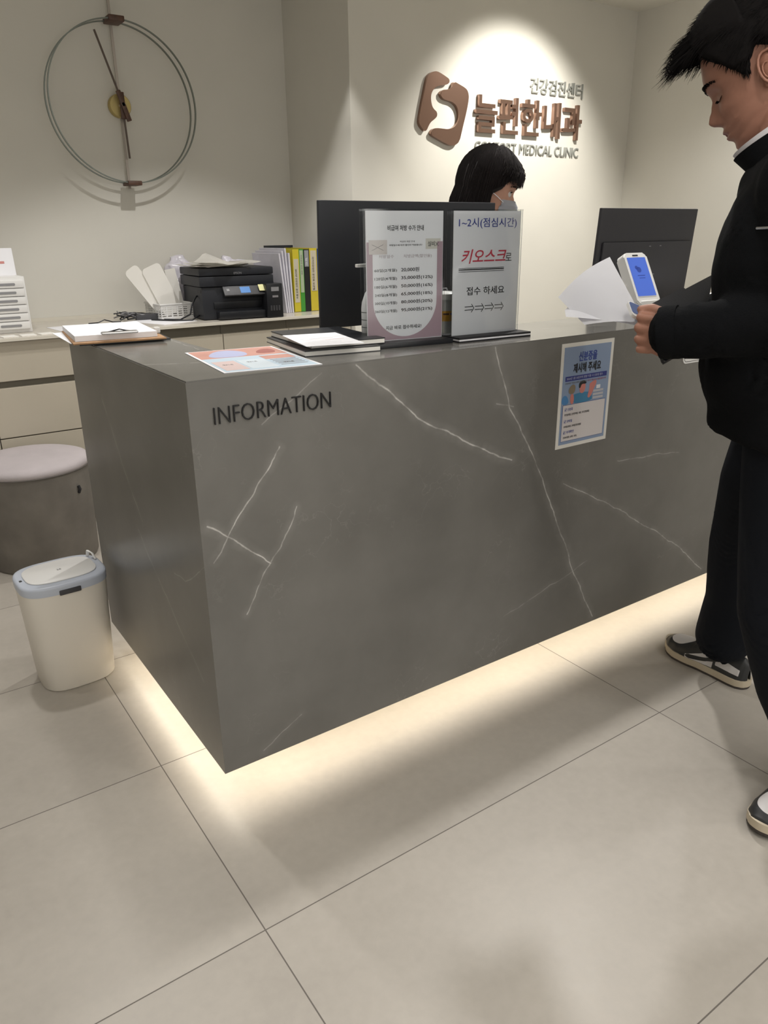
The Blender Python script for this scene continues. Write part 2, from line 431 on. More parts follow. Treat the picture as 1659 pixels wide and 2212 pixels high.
# ------------------------------------------------------------------ reception desk
DT = 1.007; GAP = 0.10; DL = 3.25; ARM = 0.90; AW = 0.205; SW = 0.295
desk = thing('reception_desk', 'grey veined stone reception desk glowing along its underside', 'desk')
bm = bmesh.new()
L2 = [(0, 0), (DL, 0), (DL, SW), (AW, SW), (AW, ARM), (0, ARM)]
prism(bm, L2, (0, 0, DT - 0.02), (1, 0, 0), (0, 1, 0), (0, 0, 1), 0.02)
ee = [e for e in bm.edges if abs(e.verts[0].co.z - e.verts[1].co.z) < 1e-5 and e.verts[0].co.z > DT - .001]
bmesh.ops.bevel(bm, geom=ee, offset=0.0025, segments=2, affect='EDGES')
bm.normal_update()
for f in bm.faces:
    if abs(f.normal.z) < .3: f.material_index = 1
obj('countertop', bm, [M_stonet, M_stone], desk)
obj('front_panel', B(0, DL, 0, 0.02, GAP, DT - 0.02), M_stone, desk)
obj('side_panel', B(0, 0.02, 0.02, ARM, GAP, DT - 0.02), M_stone, desk)
bm = bmesh.new(); box(bm, 0.02, DL, 0.02, SW - .01, .15, DT - 0.02); box(bm, 0.02, AW - .004, SW - .01, ARM - .004, .15, DT - .02)
obj('carcass', bm, M_cab, desk)
obj('work_surface', B(AW, DL, SW - .01, 0.66, 0.715, 0.74, bev=.002), M_ctop, desk)
obj('end_panel', B(DL - .03, DL - .0, SW, .65, 0, .715), M_cab, desk); obj('end_panel', B(0.02 + AW, AW + .04, SW, .65, 0, .715), M_cab, desk)
bm = bmesh.new(); box(bm, 0.17, DL - .05, 0.20, SW - .012, 0, .15); box(bm, 0.17, AW - .004, SW - .012, ARM - .06, 0, .15)
obj('plinth', bm, M_cab, desk)
bm = bmesh.new(); box(bm, 0.035, DL - .06, 0.035, 0.085, .140, .149); box(bm, 0.035, 0.085, 0.085, ARM - .06, .140, .149)
obj('light_strip', bm, M_led, desk, label='glowing light strip under the stone edge')

sg = thing('desk_lettering', 'dark metal INFORMATION lettering on the stone desk front', 'sign', (0, 0, 0))
letters('letter', 'INFORMATION', mat('dark_bronze_letters', (0.022, 0.022, 0.024), 0.35, 0.4), sg, (0.050, -0.0005, 0.917), (1, 0, 0), (0, 0, 1), 0.266, 0.034, 0.004, -0.018)

# ------------------------------------------------------------------ clinic sign on the wall
em = thing('wall_emblem', 'rose bronze S shaped emblem in two pieces on the wall', 'sign', (2.3, YL, 1.7))
PA = [(2.245, 2.042), (2.273, 2.034), (2.313, 2.019), (2.329, 2.01), (2.328, 2.0), (2.314, 1.988), (2.289, 1.983), (2.259, 1.978), (2.234, 1.968), (2.217, 1.953), (2.207, 1.935), (2.205, 1.914), (2.208, 1.897), (2.214, 1.88), (2.226, 1.867), (2.244, 1.857), (2.251, 1.845), (2.244, 1.832), (2.227, 1.819), (2.207, 1.807), (2.194, 1.792), (2.184, 1.774), (2.176, 1.763), (2.166, 1.762), (2.148, 1.775), (2.133, 1.792), (2.13, 1.809), (2.136, 1.837), (2.147, 1.886), (2.161, 1.935), (2.173, 1.983), (2.185, 2.015), (2.199, 2.03), (2.218, 2.038)]
PB = [(2.359, 2.005), (2.384, 1.998), (2.426, 1.985), (2.447, 1.975), (2.458, 1.958), (2.461, 1.937), (2.455, 1.901), (2.441, 1.85), (2.422, 1.791), (2.405, 1.732), (2.393, 1.717), (2.372, 1.705), (2.351, 1.702), (2.325, 1.705), (2.289, 1.717), (2.248, 1.731), (2.213, 1.744), (2.206, 1.754), (2.212, 1.768), (2.227, 1.778), (2.252, 1.781), (2.288, 1.78), (2.318, 1.779), (2.349, 1.785), (2.375, 1.799), (2.392, 1.822), (2.397, 1.847), (2.393, 1.868), (2.382, 1.889), (2.365, 1.902), (2.341, 1.911), (2.31, 1.914), (2.285, 1.92), (2.27, 1.935), (2.268, 1.947), (2.276, 1.956), (2.289, 1.962), (2.314, 1.964), (2.334, 1.971), (2.349, 1.984), (2.352, 1.995)]
for pp in (PA, PB):
    bm = bmesh.new(); prism(bm, smooth_closed([(x - 2.3, z - 1.7) for x, z in pp], 2), (0, -0.001, 0), (1, 0, 0), (0, 0, 1), (0, -1, 0), 0.022)
    es = [e for e in bm.edges if all(v.co.y < -.02 for v in e.verts)]
    bmesh.ops.bevel(bm, geom=es, offset=0.002, segments=2, affect='EDGES')
    obj('emblem_piece', bm, M_bronze, em, 40)
cn = thing('clinic_name', 'big rose bronze Korean clinic name letters on the wall', 'sign')
letters('letter', '늘편한내과', M_bronze, cn, (2.515, YL - .0005, 1.775), (1, 0, 0), (0, 0, 1), 0.835, 0.188, 0.022, 0.014)
st = thing('wall_subtitle', 'small grey Korean health centre letters above the bronze clinic name', 'sign')
letters('letter', '건강검진센터', M_signgrey, st, (2.925, YL - .0005, 1.999), (1, 0, 0), (0, 0, 1), 0.43, 0.078, 0.010, 0.004)
en = thing('english_lettering', 'grey COMFORT MEDICAL CLINIC lettering below the bronze clinic name', 'sign')
letters('letter', 'COMFORT MEDICAL CLINIC', M_signgrey, en, (2.528, YL - .0005, 1.684), (1, 0, 0), (0, 0, 1), 0.825, 0.052, 0.008, 0.0)

# ------------------------------------------------------------------ wall clock
ck = thing('wall_clock', 'large double hoop wall clock with walnut hands and brass hub', 'clock', (0.80, YC, 1.86))
def hoop(y, r):
    bm = bmesh.new(); n = 96
    secs = [(-.0025, -.006), (.0025, -.006), (.0025, .006), (-.0025, .006)]
    rings = []
    for k in range(n):
        a = 2 * PI * k / n
        rings.append([bm.verts.new(((r + s[0]) * math.cos(a), y + s[1], (r + s[0]) * math.sin(a))) for s in secs])
    for k in range(n):
        A, Bq = rings[k], rings[(k + 1) % n]
        for j in range(4): bm.faces.new((A[j], A[(j + 1) % 4], Bq[(j + 1) % 4], Bq[j]))
    return bm
obj('hoop', hoop(-.050, .347), M_ring, ck, 60); obj('hoop', hoop(-.115, .347), M_ring, ck, 60)
obj('top_clip', B(-.036, .036, -.130, -.030, .336, .360, bev=.005), M_walnut, ck, 40)
obj('bottom_clip', B(-.034, .034, -.130, -.030, -.359, -.338, bev=.005), M_walnut, ck, 40)
bm = bmesh.new(); box(bm, -.006, .006, -.032, -.026, -.37, .64); obj('rod', bm, mat('pale_steel_rod', (0.42, 0.38, 0.34), .4, .5), ck)
bm = bmesh.new(); lathe(bm, [(.052, 0), (.052, .03), (.049, .034)], 40, Matrix.Translation((0, -.002, 0)) @ Matrix.Rotation(PI / 2, 4, 'X')); obj('hub_disc', bm, M_brass, ck, 40)
bm = bmesh.new(); lathe(bm, [(.008, 0), (.008, .055)], 16, Matrix.Translation((0, -.03, 0)) @ Matrix.Rotation(PI / 2, 4, 'X')); obj('spindle', bm, M_cedge, ck, 40)
def hand(ang, L, tail, y, w0):
    M = Matrix.Rotation(ang, 4, 'Y')
    bm = bmesh.new(); box(bm, -.0045, .0045, y - .004, y, 0.04, L, M); h = obj('hand', bm, mat('brown_steel_hand', (.10, .075, .06), .4, .3), ck)
    bm = bmesh.new(); box(bm, -w0, w0, y - .010, y + .004, -tail, .062, M, bev=.004); obj('hand_hub', bm, M_walnut, h, 40)
hand(math.radians(-17.5), .315, .075, -.075, .011)
hand(math.radians(178.5), .235, .055, -.062, .013)

# ------------------------------------------------------------------ back cabinets and counter
ZC = 0.875; YFc = 2.12
bt = thing('back_counter', 'long beige worktop along the wall under the clock', 'worktop')
bm = bmesh.new(); box(bm, XL + .002, XS - .002, YFc, YC - .002, ZC - .014, ZC, bev=.0015); obj('worktop_slab', bm, M_ctop, bt)
obj('edge_strip', B(XL + .002, XS - .002, YFc - .0035, YFc, ZC - .013, ZC - .001), M_cedge, bt)
obj('upstand', B(XL + .002, XS - .002, YC - .014, YC - .002, ZC, ZC + .016), M_cedge, bt)
def cabinet(x0, x1, drawers, label, topz):
    c = thing('base_cabinet', label, 'cabinet', ((x0 + x1) / 2, 2.4, 0), 0, 'beige cabinets under the wall worktop')
    hw = (x1 - x0) / 2 - .001
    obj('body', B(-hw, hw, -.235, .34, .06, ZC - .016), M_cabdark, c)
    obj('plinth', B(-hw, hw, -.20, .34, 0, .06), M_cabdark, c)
    for z0, z1 in drawers:
        obj('drawer_front', B(-hw + .001, hw - .001, -.262, -.236, z0, z1, bev=.001), M_cab, c)
DR = [(.06, .452), (.457, .668), (.697, .858)]
cabinet(-.42, -.068, DR, 'beige drawer cabinet at the left picture edge behind the stool', .86)
cabinet(-.068, .56, DR, 'beige drawer cabinet between the stool and the desk side', .86)
DD = [(.06, .815)]
cabinet(.56, .985, DD, 'beige door cabinet below the printer, left of a vertical seam', .82)
cabinet(.985, 1.345, DD, 'beige door cabinet below the ring binders', .82)
cabinet(1.345, XS - .004, DD, 'beige door cabinet in the corner behind the black monitor', .82)

# drawer tower on the back counter
tw = thing('drawer_organizer', 'white six drawer desktop organizer at the left end of worktop', 'organizer', (0.035, 2.30, ZC))
obj('case', B(-.14, .13, .006, .34, 0, .235, bev=.004), M_white, tw, 40)
for i in range(6):
    z = .016 + i * .0345
    d = obj('drawer', B(-.132, .122, -.004, .02, z, z + .031, bev=.003), M_white, tw, 40)
    bm = bmesh.new(); prism(bm, rrect(.085, .010, .0045, 4), (.045, -.0045, z + .015), (1, 0, 0), (0, 0, 1), (0, -1, 0), .001); obj('pull', bm, M_midgrey, d)
    bm = bmesh.new(); box(bm, -.12, -.03, -.0052, -.0042, z + .006, z + .024); obj('label_slot', bm, M_paperg, d)
ns = thing('tower_notice', 'white paper notice with red line standing on the drawer organizer', 'notice', (0.035, 2.44, ZC + .235))
obj('sheet', B(-.13, .125, 0, .002, 0, .115, M=T(rx=-.15)), M_paper, ns)
bm = bmesh.new(); box(bm, -.10, .06, -.001, .0, .072, .077, M=T(rx=-.15)); obj('printed_line', bm, M_inkg, ns)
bm = bmesh.new(); box(bm, -.11, .085, -.001, .0, .050, .060, M=T(rx=-.15)); obj('red_line', bm, mat('pale_red_ink', (.55, .22, .2), .6), ns)
for i, (x, y) in enumerate(((-.03, 2.19), (.045, 2.185), (.12, 2.185), (.195, 2.19))):
    o = obj('index_card', B(-.03, .03, -.035, .035, 0, .002, M=T((0, 0, 0), rz=.12 * (i % 2))), M_paperw)
    o.location = (x, y, ZC); tag(o, ['leftmost', 'second from left', 'third from left', 'rightmost'][i] + ' of the pale cards along the worktop edge', 'card', 'pale cards at the worktop edge')
o = obj('loose_sheet', B(-.10, .10, -.14, .14, 0, .0015, M=T(rz=.35)), M_paper); o.location = (.76, 2.34, ZC); tag(o, 'white sheet lying on worktop in front of the wire basket', 'paper')
o = obj('loose_sheet', B(-.10, .10, -.14, .14, 0, .0015, M=T(rz=.1)), M_paper); o.location = (.36, 2.30, ZC); tag(o, 'white sheet on worktop just behind the brown clipboard', 'paper')

# ------------------------------------------------------------------ printer
pr = thing('inkjet_printer', 'black multifunction ink tank printer with small lit screen', 'printer', (1.130, 2.375, ZC), math.radians(-5))
Mp = Matrix()
obj('body', B(-.185, .185, -.165, .15, 0.002, .155, bev=.008), M_blackm, pr, 40)
obj('scanner', B(-.195, .185, -.175, .155, .157, .205, bev=.006), M_blackm, pr, 40)
obj('document_lid', B(-.195, .185, -.178, .155, .207, .243, bev=.008), M_blackm, pr, 40)
bm = bmesh.new(); box(bm, -.115, .115, -.012, .0, -.026, .026, bev=.004)
cp = obj('control_panel', bm, M_grey, pr, 40); cp.location = (.03, -.186, .130); cp.rotation_euler = (math.radians(-38), 0, 0)
obj('display', B(-.03, .02, -.0135, -.012, -.016, .018), M_lcd, cp)
o = obj('power_button', B(-.10, -.085, -.0135, -.012, -.004, .010, bev=.0005), M_midgrey, cp)
tk = obj('ink_tank', B(.120, .205, -.235, -.10, .001, .165, bev=.006), M_black, pr, 40)
obj('tank_label', B(.145, .185, -.2365, -.235, .128, .148), M_midgrey, tk)
obj('tank_label', B(.150, .180, -.2365, -.235, .098, .108), M_inkg, tk)
for i in range(4): obj('ink_window', B(.137 + i * .014, .146 + i * .014, -.2362, -.235, .035, .06), M_grey, tk)
obj('paper_tray', B(-.12, .118, -.215, -.10, .004, .040, bev=.004), M_black, pr, 40)
obj('output_slot', B(-.13, .115, -.172, -.10, .052, .085, bev=.003), M_black, pr, 40)
obj('side_grip', B(-.1865, -.18, -.15, -.10, .128, .140), M_ink, pr)
text_fit('maker_mark', 'EPSON', M_midgrey, pr, (-.022, -.1785, .213), (1, 0, 0), (0, 0, 1), .04)
o = obj('sticky_note', B(-.025, .025, -.001, 0, -.018, .018), mat('yellow_note', (.72, .70, .36), .6)); o.matrix_world = T((1.130, 2.375, ZC), math.radians(-5)) @ T((.118, -.2015, .146), rx=math.radians(-38)); tag(o, 'yellow sticky note on the printer control panel', 'sticky note')
for i, (rz, dx, dz, lift) in enumerate(((.10, -.045, 0, .010), (-.16, -.025, .004, .018), (.35, .015, .008, .060))):
    bm = bmesh.new(); n = 14
    g = [[None] * (n + 1) for _ in range(n + 1)]
    for a in range(n + 1):
        for b_ in range(n + 1):
            u, v = a / n - .5, b_ / n - .5
            z = .004 * math.sin(u * 9 + i * 2) * math.sin(v * 6 + i) + .004
            z += lift * max(0, 1 - abs(u + .05 * i) * 3.2) * max(0, (v + .35)) 
            z += .010 * max(0, abs(u) - .3) * 4
            g[a][b_] = bm.verts.new((u * .29, v * .22, z))
    for a in range(n):
        for b_ in range(n): bm.faces.new((g[a][b_], g[a + 1][b_], g[a + 1][b_ + 1], g[a][b_ + 1]))
    bmesh.ops.solidify(bm, geom=bm.faces[:], thickness=-.001)
    o = obj('loose_sheet', bm, M_paperw, None, 60); o.location = (1.08 + dx, 2.315 - .008 * i, ZC + .2445 + dz * 1.6); o.rotation_euler = (0, 0, rz)
    tag(o, ['white sheet lowest in the pile on the printer lid', 'white sheet in the middle of the pile on the printer lid', 'crumpled white sheet on top of the pile on the printer lid'][i], 'paper', 'papers on the printer')
for i, (x, y, sx, sz) in enumerate(((.98, 2.64, .10, .285), (1.27, 2.62, .11, .285))):
    bm = bmesh.new(); sph(bm, (0, 0, sz / 2), (sx, .07, sz / 2), 40)
    for v in bm.verts:
        q_ = noise.noise(v.co * 16 + V0 * i) * .030 + noise.noise(v.co * 45) * .012; v.co += Vector((v.co.x, v.co.y, 0)).normalized() * q_ if v.co.xy.length > 1e-4 else Vector((0, 0, 0)); v.co.z = max(0, v.co.z + (q_ * .8 if v.co.z > sz * .6 else 0))
    o = obj('plastic_bag', bm, mat('milky_bag', (.62, .60, .66), .25), None, 60); o.location = (x, y, ZC)
    tag(o, ['crumpled milky plastic bag behind the left half of the printer', 'crumpled milky plastic bag behind the printer, next to the file sleeves'][i], 'plastic bag', 'plastic bags behind the printer')

# ------------------------------------------------------------------ ring binders and files
def spine_text(s, m, parent, w_, z0, L, h):
    text_fit('spine_text', s, m, parent, (-w_ * .2, -.1405, z0 + L), (0, 0, -1), (1, 0, 0), L, h)
def binder(x, wd, col, h, label, lab=None, y=2.44):
    b = thing('ring_binder', label, 'binder', (x, y, ZC), 0, 'ring binders beside the printer')
    m = mat('binder_cover', col, .45)
    bm = bmesh.new(); hw = wd / 2
    box(bm, -hw, hw, -.139, -.134, .002, h); box(bm, -hw, -hw + .003, -.137, .14, .0, h); box(bm, hw - .003, hw, -.137, .14, 0, h)
    obj('cover', bm, m, b); obj('pages', B(-hw + .004, hw - .004, -.13, .13, .004, h - .02), M_paper, b)
    if lab: obj('spine_label', B(-hw * .75, hw * .75, -.1402, -.139, lab[1], lab[2]), mat('spine_label', lab[0], .6), b)
    return b
b = binder(1.493, .038, (.60, .50, .03), .318, 'slim yellow ring binder left of the green binder', ((.56, .52, .40), .05, .27)); spine_text('2023년 건강검진 결과 통보', M_ink, b, .038, .07, .15, .011)
b = binder(1.526, .026, (.06, .30, .04), .318, 'green ring binder with pale upper spine label', ((.42, .50, .33), .10, .312)); spine_text('의료급여 관리 대장', M_inkg, b, .026, .19, .10, .010)
b = binder(1.557, .033, (.012, .013, .014), .316, 'black ring binder with a grey upper label', ((.30, .31, .32), .23, .312)); spine_text('일반', M_paper, b, .033, .235, .04, .012)
b = binder(1.598, .045, (.62, .50, .04), .322, 'wide yellow ring binder with long beige label', ((.60, .54, .42), .105, .31)); spine_text('국가건강검진 문진표 보관철', M_ink, b, .045, .11, .17, .012)
b = binder(1.631, .018, (.02, .06, .26), .318, 'thin blue ring binder beside the black monitor edge')
pf_m = mat('clear_grey_sleeve', (.64, .63, .69), .3, noise_s=9, noise_a=.1)
PFL = ['plastic file sleeve leaning nearest the printer', 'second plastic file sleeve from the printer', 'third plastic file sleeve from the printer', 'fourth plastic file sleeve, beside the yellow binder']
for i in range(4):
    bm = bmesh.new(); box(bm, -.003, .005, -.15, .15, 0, .31 + .012 * (i % 3) - .01, M=Matrix.Rotation(-.10 + .022 * i, 4, 'Y'))
    for v in bm.verts: v.co.x += .004 * math.sin(v.co.y * 30 + i)
    o = obj('file_sleeve', bm, pf_m); o.location = (1.418 + .0145 * i, 2.44, ZC + .001); tag(o, PFL[i], 'file', 'file sleeves beside the printer')
o = obj('bookend', B(-.09, .09, -.001, .001, 0, .335), M_blackm); o.location = (1.55, 2.60, ZC); tag(o, 'black bookend panel standing behind the ring binders', 'bookend')

# ------------------------------------------------------------------ basket with white trays, cables
bk = thing('plastic_basket', 'small white slotted plastic basket left of the printer', 'basket', (.86, 2.50, ZC), .05)
bm = bmesh.new(); wq, dq, hq = .085, .10, .072
def side(bm, p0, p1, t=.002):
    p0, p1 = Vector(p0), Vector(p1); d = (p1 - p0); L = d.length; ang = math.atan2(d.y, d.x); M = T(p0, ang)
    for z0, z1 in ((0, .014), (.060, hq)): box(bm, 0, L, -t, t, z0, z1, M)
    for k in range(4): box(bm, 0, L, -t, t, .019 + k * .0105, .024 + k * .0105, M)
    n = 7
    for k in range(n): box(bm, L * k / (n - 1) - .004 if k else 0, L * k / (n - 1) + (.004 if k < n - 1 else 0), -t * .8, t * .8, .01, .065, M)
side(bm, (-wq, -dq, 0), (wq, -dq, 0)); side(bm, (wq, -dq, 0), (wq, dq, 0)); side(bm, (wq, dq, 0), (-wq, dq, 0)); side(bm, (-wq, dq, 0), (-wq, -dq, 0))
box(bm, -wq, wq, -dq, dq, 0, .003)
obj('basket_body', bm, M_white, bk)
bm = bmesh.new(); tube(bm, [(-wq - .003, -dq - .003, hq), (wq + .003, -dq - .003, hq), (wq + .003, dq + .003, hq), (-wq - .003, dq + .003, hq)], .004, 8, closed=True); obj('rim', bm, M_white, bk)
TRL = ['rounded white paper bag leaning furthest left in the basket', 'wider white paper bag leaning in the middle of the basket', 'narrow white carton beside the printer in the basket']
for i, (x, y, wd, h, tl, tb) in enumerate(((.815, 2.475, .075, .235, -.60, -.1), (.87, 2.462, .10, .245, -.38, -.1), (.93, 2.53, .055, .21, -.16, -.05))):
    bm = bmesh.new(); prism(bm, rrect(wd, h, .02 if i < 2 else .003, 5, 0, h / 2), (0, 0, 0), (1, 0, 0), (0, 0, 1), (0, 1, 0), .010)
    o = obj('paper_bag' if i < 2 else 'paper_carton', bm, M_paperw, None, 40); o.location = (x, y, ZC + .006 + (.045 if i < 1 else .02)); o.rotation_euler = (tb, tl, 0)
    tag(o, TRL[i], 'paper bag' if i < 2 else 'carton', 'white papers standing in the basket')
cb = thing('cable_bundle', 'tangled dark cables and adapter on the worktop left of basket', 'cables', (.70, 2.50, ZC))
for k in range(9):
    bm = bmesh.new(); r0 = random.Random(k); pts = []
    for j in range(14):
        t = j / 13; pts.append((-.10 + .20 * t + r0.uniform(-.012, .012), .04 * math.sin(t * 5 + k) + r0.uniform(-.02, .02), .006 + .035 * abs(math.sin(t * 3.1 + k * .8)) * (1 - t * .6)))
    tube(bm, pts, .0035, 6); obj('cable', bm, [M_black, M_grey, M_midgrey][k % 3], cb, 60)
obj('adapter', B(-.02, .09, -.05, -.005, .0, .028, bev=.004, M=T(rz=-.15)), M_grey, cb, 40)
bm = bmesh.new(); tube(bm, [(.98, 2.33, ZC + .12), (.93, 2.30, ZC + .11), (.895, 2.28, ZC + .07), (.885, 2.28, ZC + .03), (.84, 2.30, ZC + .006), (.78, 2.36, ZC + .006)], .004, 8)
o = obj('printer_cable', bm, M_black, None, 60); tag(o, 'black cable looping from the printer in front of the basket', 'cable')
bm = bmesh.new(); tube(bm, [(.97, 2.36, ZC + .03), (.94, 2.30, ZC + .02), (.88, 2.25, ZC + .005), (.80, 2.30, ZC + .005), (.73, 2.40, ZC + .006)], .004, 8)
o = obj('power_cable', bm, M_black, None, 60); tag(o, 'black power cable lying along the worktop under the basket', 'cable')

# ------------------------------------------------------------------ monitors
def monitor(name, label, loc, rz, tilt, W, H, mc, ridge, hs=True):
    t = thing(name, label, 'monitor', loc, rz)
    zt = loc[2]
    S = bpy.data.objects  # noqa
    bm = bmesh.new(); box(bm, -W / 2, W / 2, 0, .012, -H / 2, H / 2, bev=.003); p = obj('display_panel', bm, mc, t, 40)
    bm = bmesh.new(); box(bm, -W / 2 + .006, W / 2 - .006, .0122, .0135, -H / 2 + .01, H / 2 - .006); obj('screen', bm, mat('screen_glass', (.01, .01, .012), .1, emit=(.5, .6, .8), es=.12), p)
    if hs: bm = bmesh.new(); box(bm, -W * .46, W * .46, -.010, -.0005, -H * .47, H * ridge, bev=.006); obj('rear_housing', bm, mc, p, 40)
    p.rotation_euler = (tilt, 0, 0)
    return t, p
t, p = monitor('computer_monitor', 'large black monitor seen from behind, behind the price sign', (.880, .46, 0.74), math.radians(0), math.radians(2), .62, .330, M_blackm, .46, False)
p.location = (0, 0, .445)
obj('stand_neck', B(-.03, .03, -.014, .0, .012, .285, bev=.003), M_blackm, t, 40)
bm = bmesh.new(); prism(bm, rrect(.24, .17, .02, 5), (0, .0, 0), (1, 0, 0), (0, 1, 0), (0, 0, 1), .012); obj('stand_base', bm, M_blackm, t, 40)
bm = bmesh.new(); tube(bm, [(-.135, -.03, .345), (-.13, -.055, .34), (-.115, -.06, .31), (-.12, -.055, .27), (-.15, -.04, .2), (-.18, 0, .05)], .0045, 8); obj('cable', bm, M_grey, t, 60)
t, p = monitor('computer_monitor', 'dark grey monitor seen from behind, right of the receptionist', (1.885, .42, 0.74), math.radians(-2), math.radians(4), .505, .335, mat('charcoal_plastic', (.032, .032, .038), .5, bump=.02, bump_s=900), .18)
p.location = (0, 0, .43)
obj('stand_neck', B(-.03, .03, -.030, -.018, .012, .275, bev=.003), M_blackm, t, 40)
bm = bmesh.new(); prism(bm, rrect(.22, .17, .02, 5), (0, 0, 0), (1, 0, 0), (0, 1, 0), (0, 0, 1), .012); obj('stand_base', bm, M_blackm, t, 40)
bm = bmesh.new()
for x, z in ((-.01, .045), (.045, .046), (.03, -.05)): box(bm, x - .004, x + .004, -.0235, -.0222, z - .001, z + .001)
obj('screw_mark', bm, M_midgrey, p)

# ------------------------------------------------------------------ sign holders on the desk
def holder(name, label, loc, rz, base_fn):
    t = thing(name, label, 'sign', loc, rz)
    base_fn(t)
    s = obj('sheet', B(-.105, .105, -.001, .001, .012, .309), M_paper, t)
    for y in (-.0045, .003): obj('acrylic_pane', B(-.109, .109, y, y + .0015, .010, .313), M_acryl, t)
    obj('acrylic_back_pane', B(-.109, .109, .022, .0235, .010, .313), M_acryl, t)
    return t
U, V = (1, 0, 0), (0, 0, 1)
def b1(t): obj('base', B(-.110, .112, -.045, .045, 0, .012, bev=.002), M_black, t, 40)
h1 = holder('price_sign', 'acrylic stand with pink Korean price list on the desk', (.628, .152, DT), math.radians(-7), b1)
pink = mat('pink_print', (.42, .30, .345), .6)
bm = bmesh.new(); n = 24
def strip_frame():
    yy = -.0013
    arc = [(-.088, .105)] + [(-.088 + .0, .105)] 
    outer = [(-.104, .013), (.104, .013), (.104, .240), (.0885, .240)]
    arcp = [(.0885, .105)] + [(.0885 * math.cos(a), .105 - .085 * math.sin(a)) for a in [PI * k / n for k in range(1, n)]] + [(-.0885, .105)]
    for a, b_ in zip([(.0885, .240)] + arcp[:-1] + [], arcp): pass
    pl = [(.0885, .24)] + arcp + [(-.0885, .24)]
    # ribbon between inner outline and sheet border
    q = []
    for x, z in pl:
        if x > .088 : q.append((.104, z))
        elif x < -.088: q.append((-.104, z))
        else: q.append((max(-.104, min(.104, x * 1.3)), .0135))
    for i in range(len(pl) - 1):
        vs = [bm.verts.new((p_[0], yy, p_[1])) for p_ in (pl[i], q[i], q[i + 1], pl[i + 1])]
        bm.faces.new(vs)
strip_frame()
bmesh.ops.create_grid  # noqa
obj('printed_border', bm, pink, h1)
yt = -.0014
def tx(s, m, x, z, w_, h, parent, name='printed_text', bold=0.0, shear=0.0): return text_fit(name, s, m, parent, (x, yt, z), U, V, w_, h, .0003, bold, shear)
tx('비급여 처방 수가 안내', M_ink, -.048, .265, .098, .0125, h1, bold=.01)
tx('처방일수        처방금액(할인율)', mat('pale_ink', (.50, .44, .46), .6), -.072, .203, .145, .009, h1)
rows = [('60일(2개월)', '20,000원'), ('120일(4개월)', '35,000원(12%)'), ('180일(6개월)', '50,000원(16%)'), ('240일(8개월)', '65,000원(18%)'), ('300일(10개월)', '80,000원(20%)'), ('360일(12개월)', '95,000원(21%)')]
for i, (a, b_) in enumerate(rows):
    z = .172 - i * .0188
    tx(a, M_ink, -.084, z, .052 + .008 * (len(a) > 7) , .0085, h1); tx(b_, M_ink, -.012, z, .050 if i == 0 else .088, .0105, h1, bold=.008)
tx('지금 바로 접수하세요!', M_ink, -.055, .038, .100, .0095, h1, bold=.008)
tx('비급여 처방 안내', M_inkg, -.015, .239, .04, .004, h1); tx('처방일수에 따라 할인이 적용됩니다', M_ink, -.044, .231, .090, .004, h1)
obj('taped_note', B(-.098, -.050, -.0019, -.0012, .213, .245), mat('beige_note', (.62, .57, .55), .6), h1)
bm = bmesh.new(); tube(bm, [(-.090, -.0022, .235), (-.06, -.0022, .222)], .0004, 4); tube(bm, [(-.090, -.0022, .222), (-.06, -.0022, .235)], .0004, 4); obj('pencil_cross', bm, M_inkg, h1)
tx('실비✕', M_ink, .062, .229, .030, .012, h1)
tape = obj('note_tape', B(.056, .098, -.0012, -.0010, .223, .247), mat('cream_note', (.62, .60, .55), .6), h1)
def b2(t):
    obj('base', B(-.113, .120, -.045, .045, .0, .004), M_ink, t); obj('base_stripe', B(-.1125, .1195, -.0445, .0445, .004, .008), M_paper, t); obj('base_top', B(-.113, .120, -.045, .045, .008, .0125), M_ink, t)
h2 = holder('kiosk_notice', 'white acrylic lunch time notice with red Korean kiosk word on desk', (.858, .118, DT), math.radians(-3.5), b2)
tx('1~2시(점심시간)', M_inkb, -.090, .268, .182, .025, h2, bold=.004)
tx('키오스크', M_inkr, -.080, .186, .142, .034, h2, bold=.012, shear=.25)
tx('로', M_ink, .060, .190, .020, .019, h2)
for z, t_ in ((.1745, .0012), (.1705, .0026), (.1665, .0012)): obj('printed_line', B(-.088, .056, -.0017, -.0012, z, z + t_), M_ink, h2)
tx('접수 하세요', M_ink, -.062, .110, .122, .020, h2, bold=.006)
for k in range(4):
    bm = bmesh.new(); x0 = -.066 + k * .032; z = .078
    for dz in (-.004, .004): box(bm, x0, x0 + .024, -.0018, -.0012, z + dz - .0008, z + dz + .0008)
    for s in (-1, 1): box(bm, 0, .013, -.0018, -.0012, -.0007, .0007, M=Matrix.Translation((x0 + .029, 0, z)) @ Matrix.Rotation(s * math.radians(128), 4, 'Y'))
    obj('printed_arrow', bm, M_ink, h2)

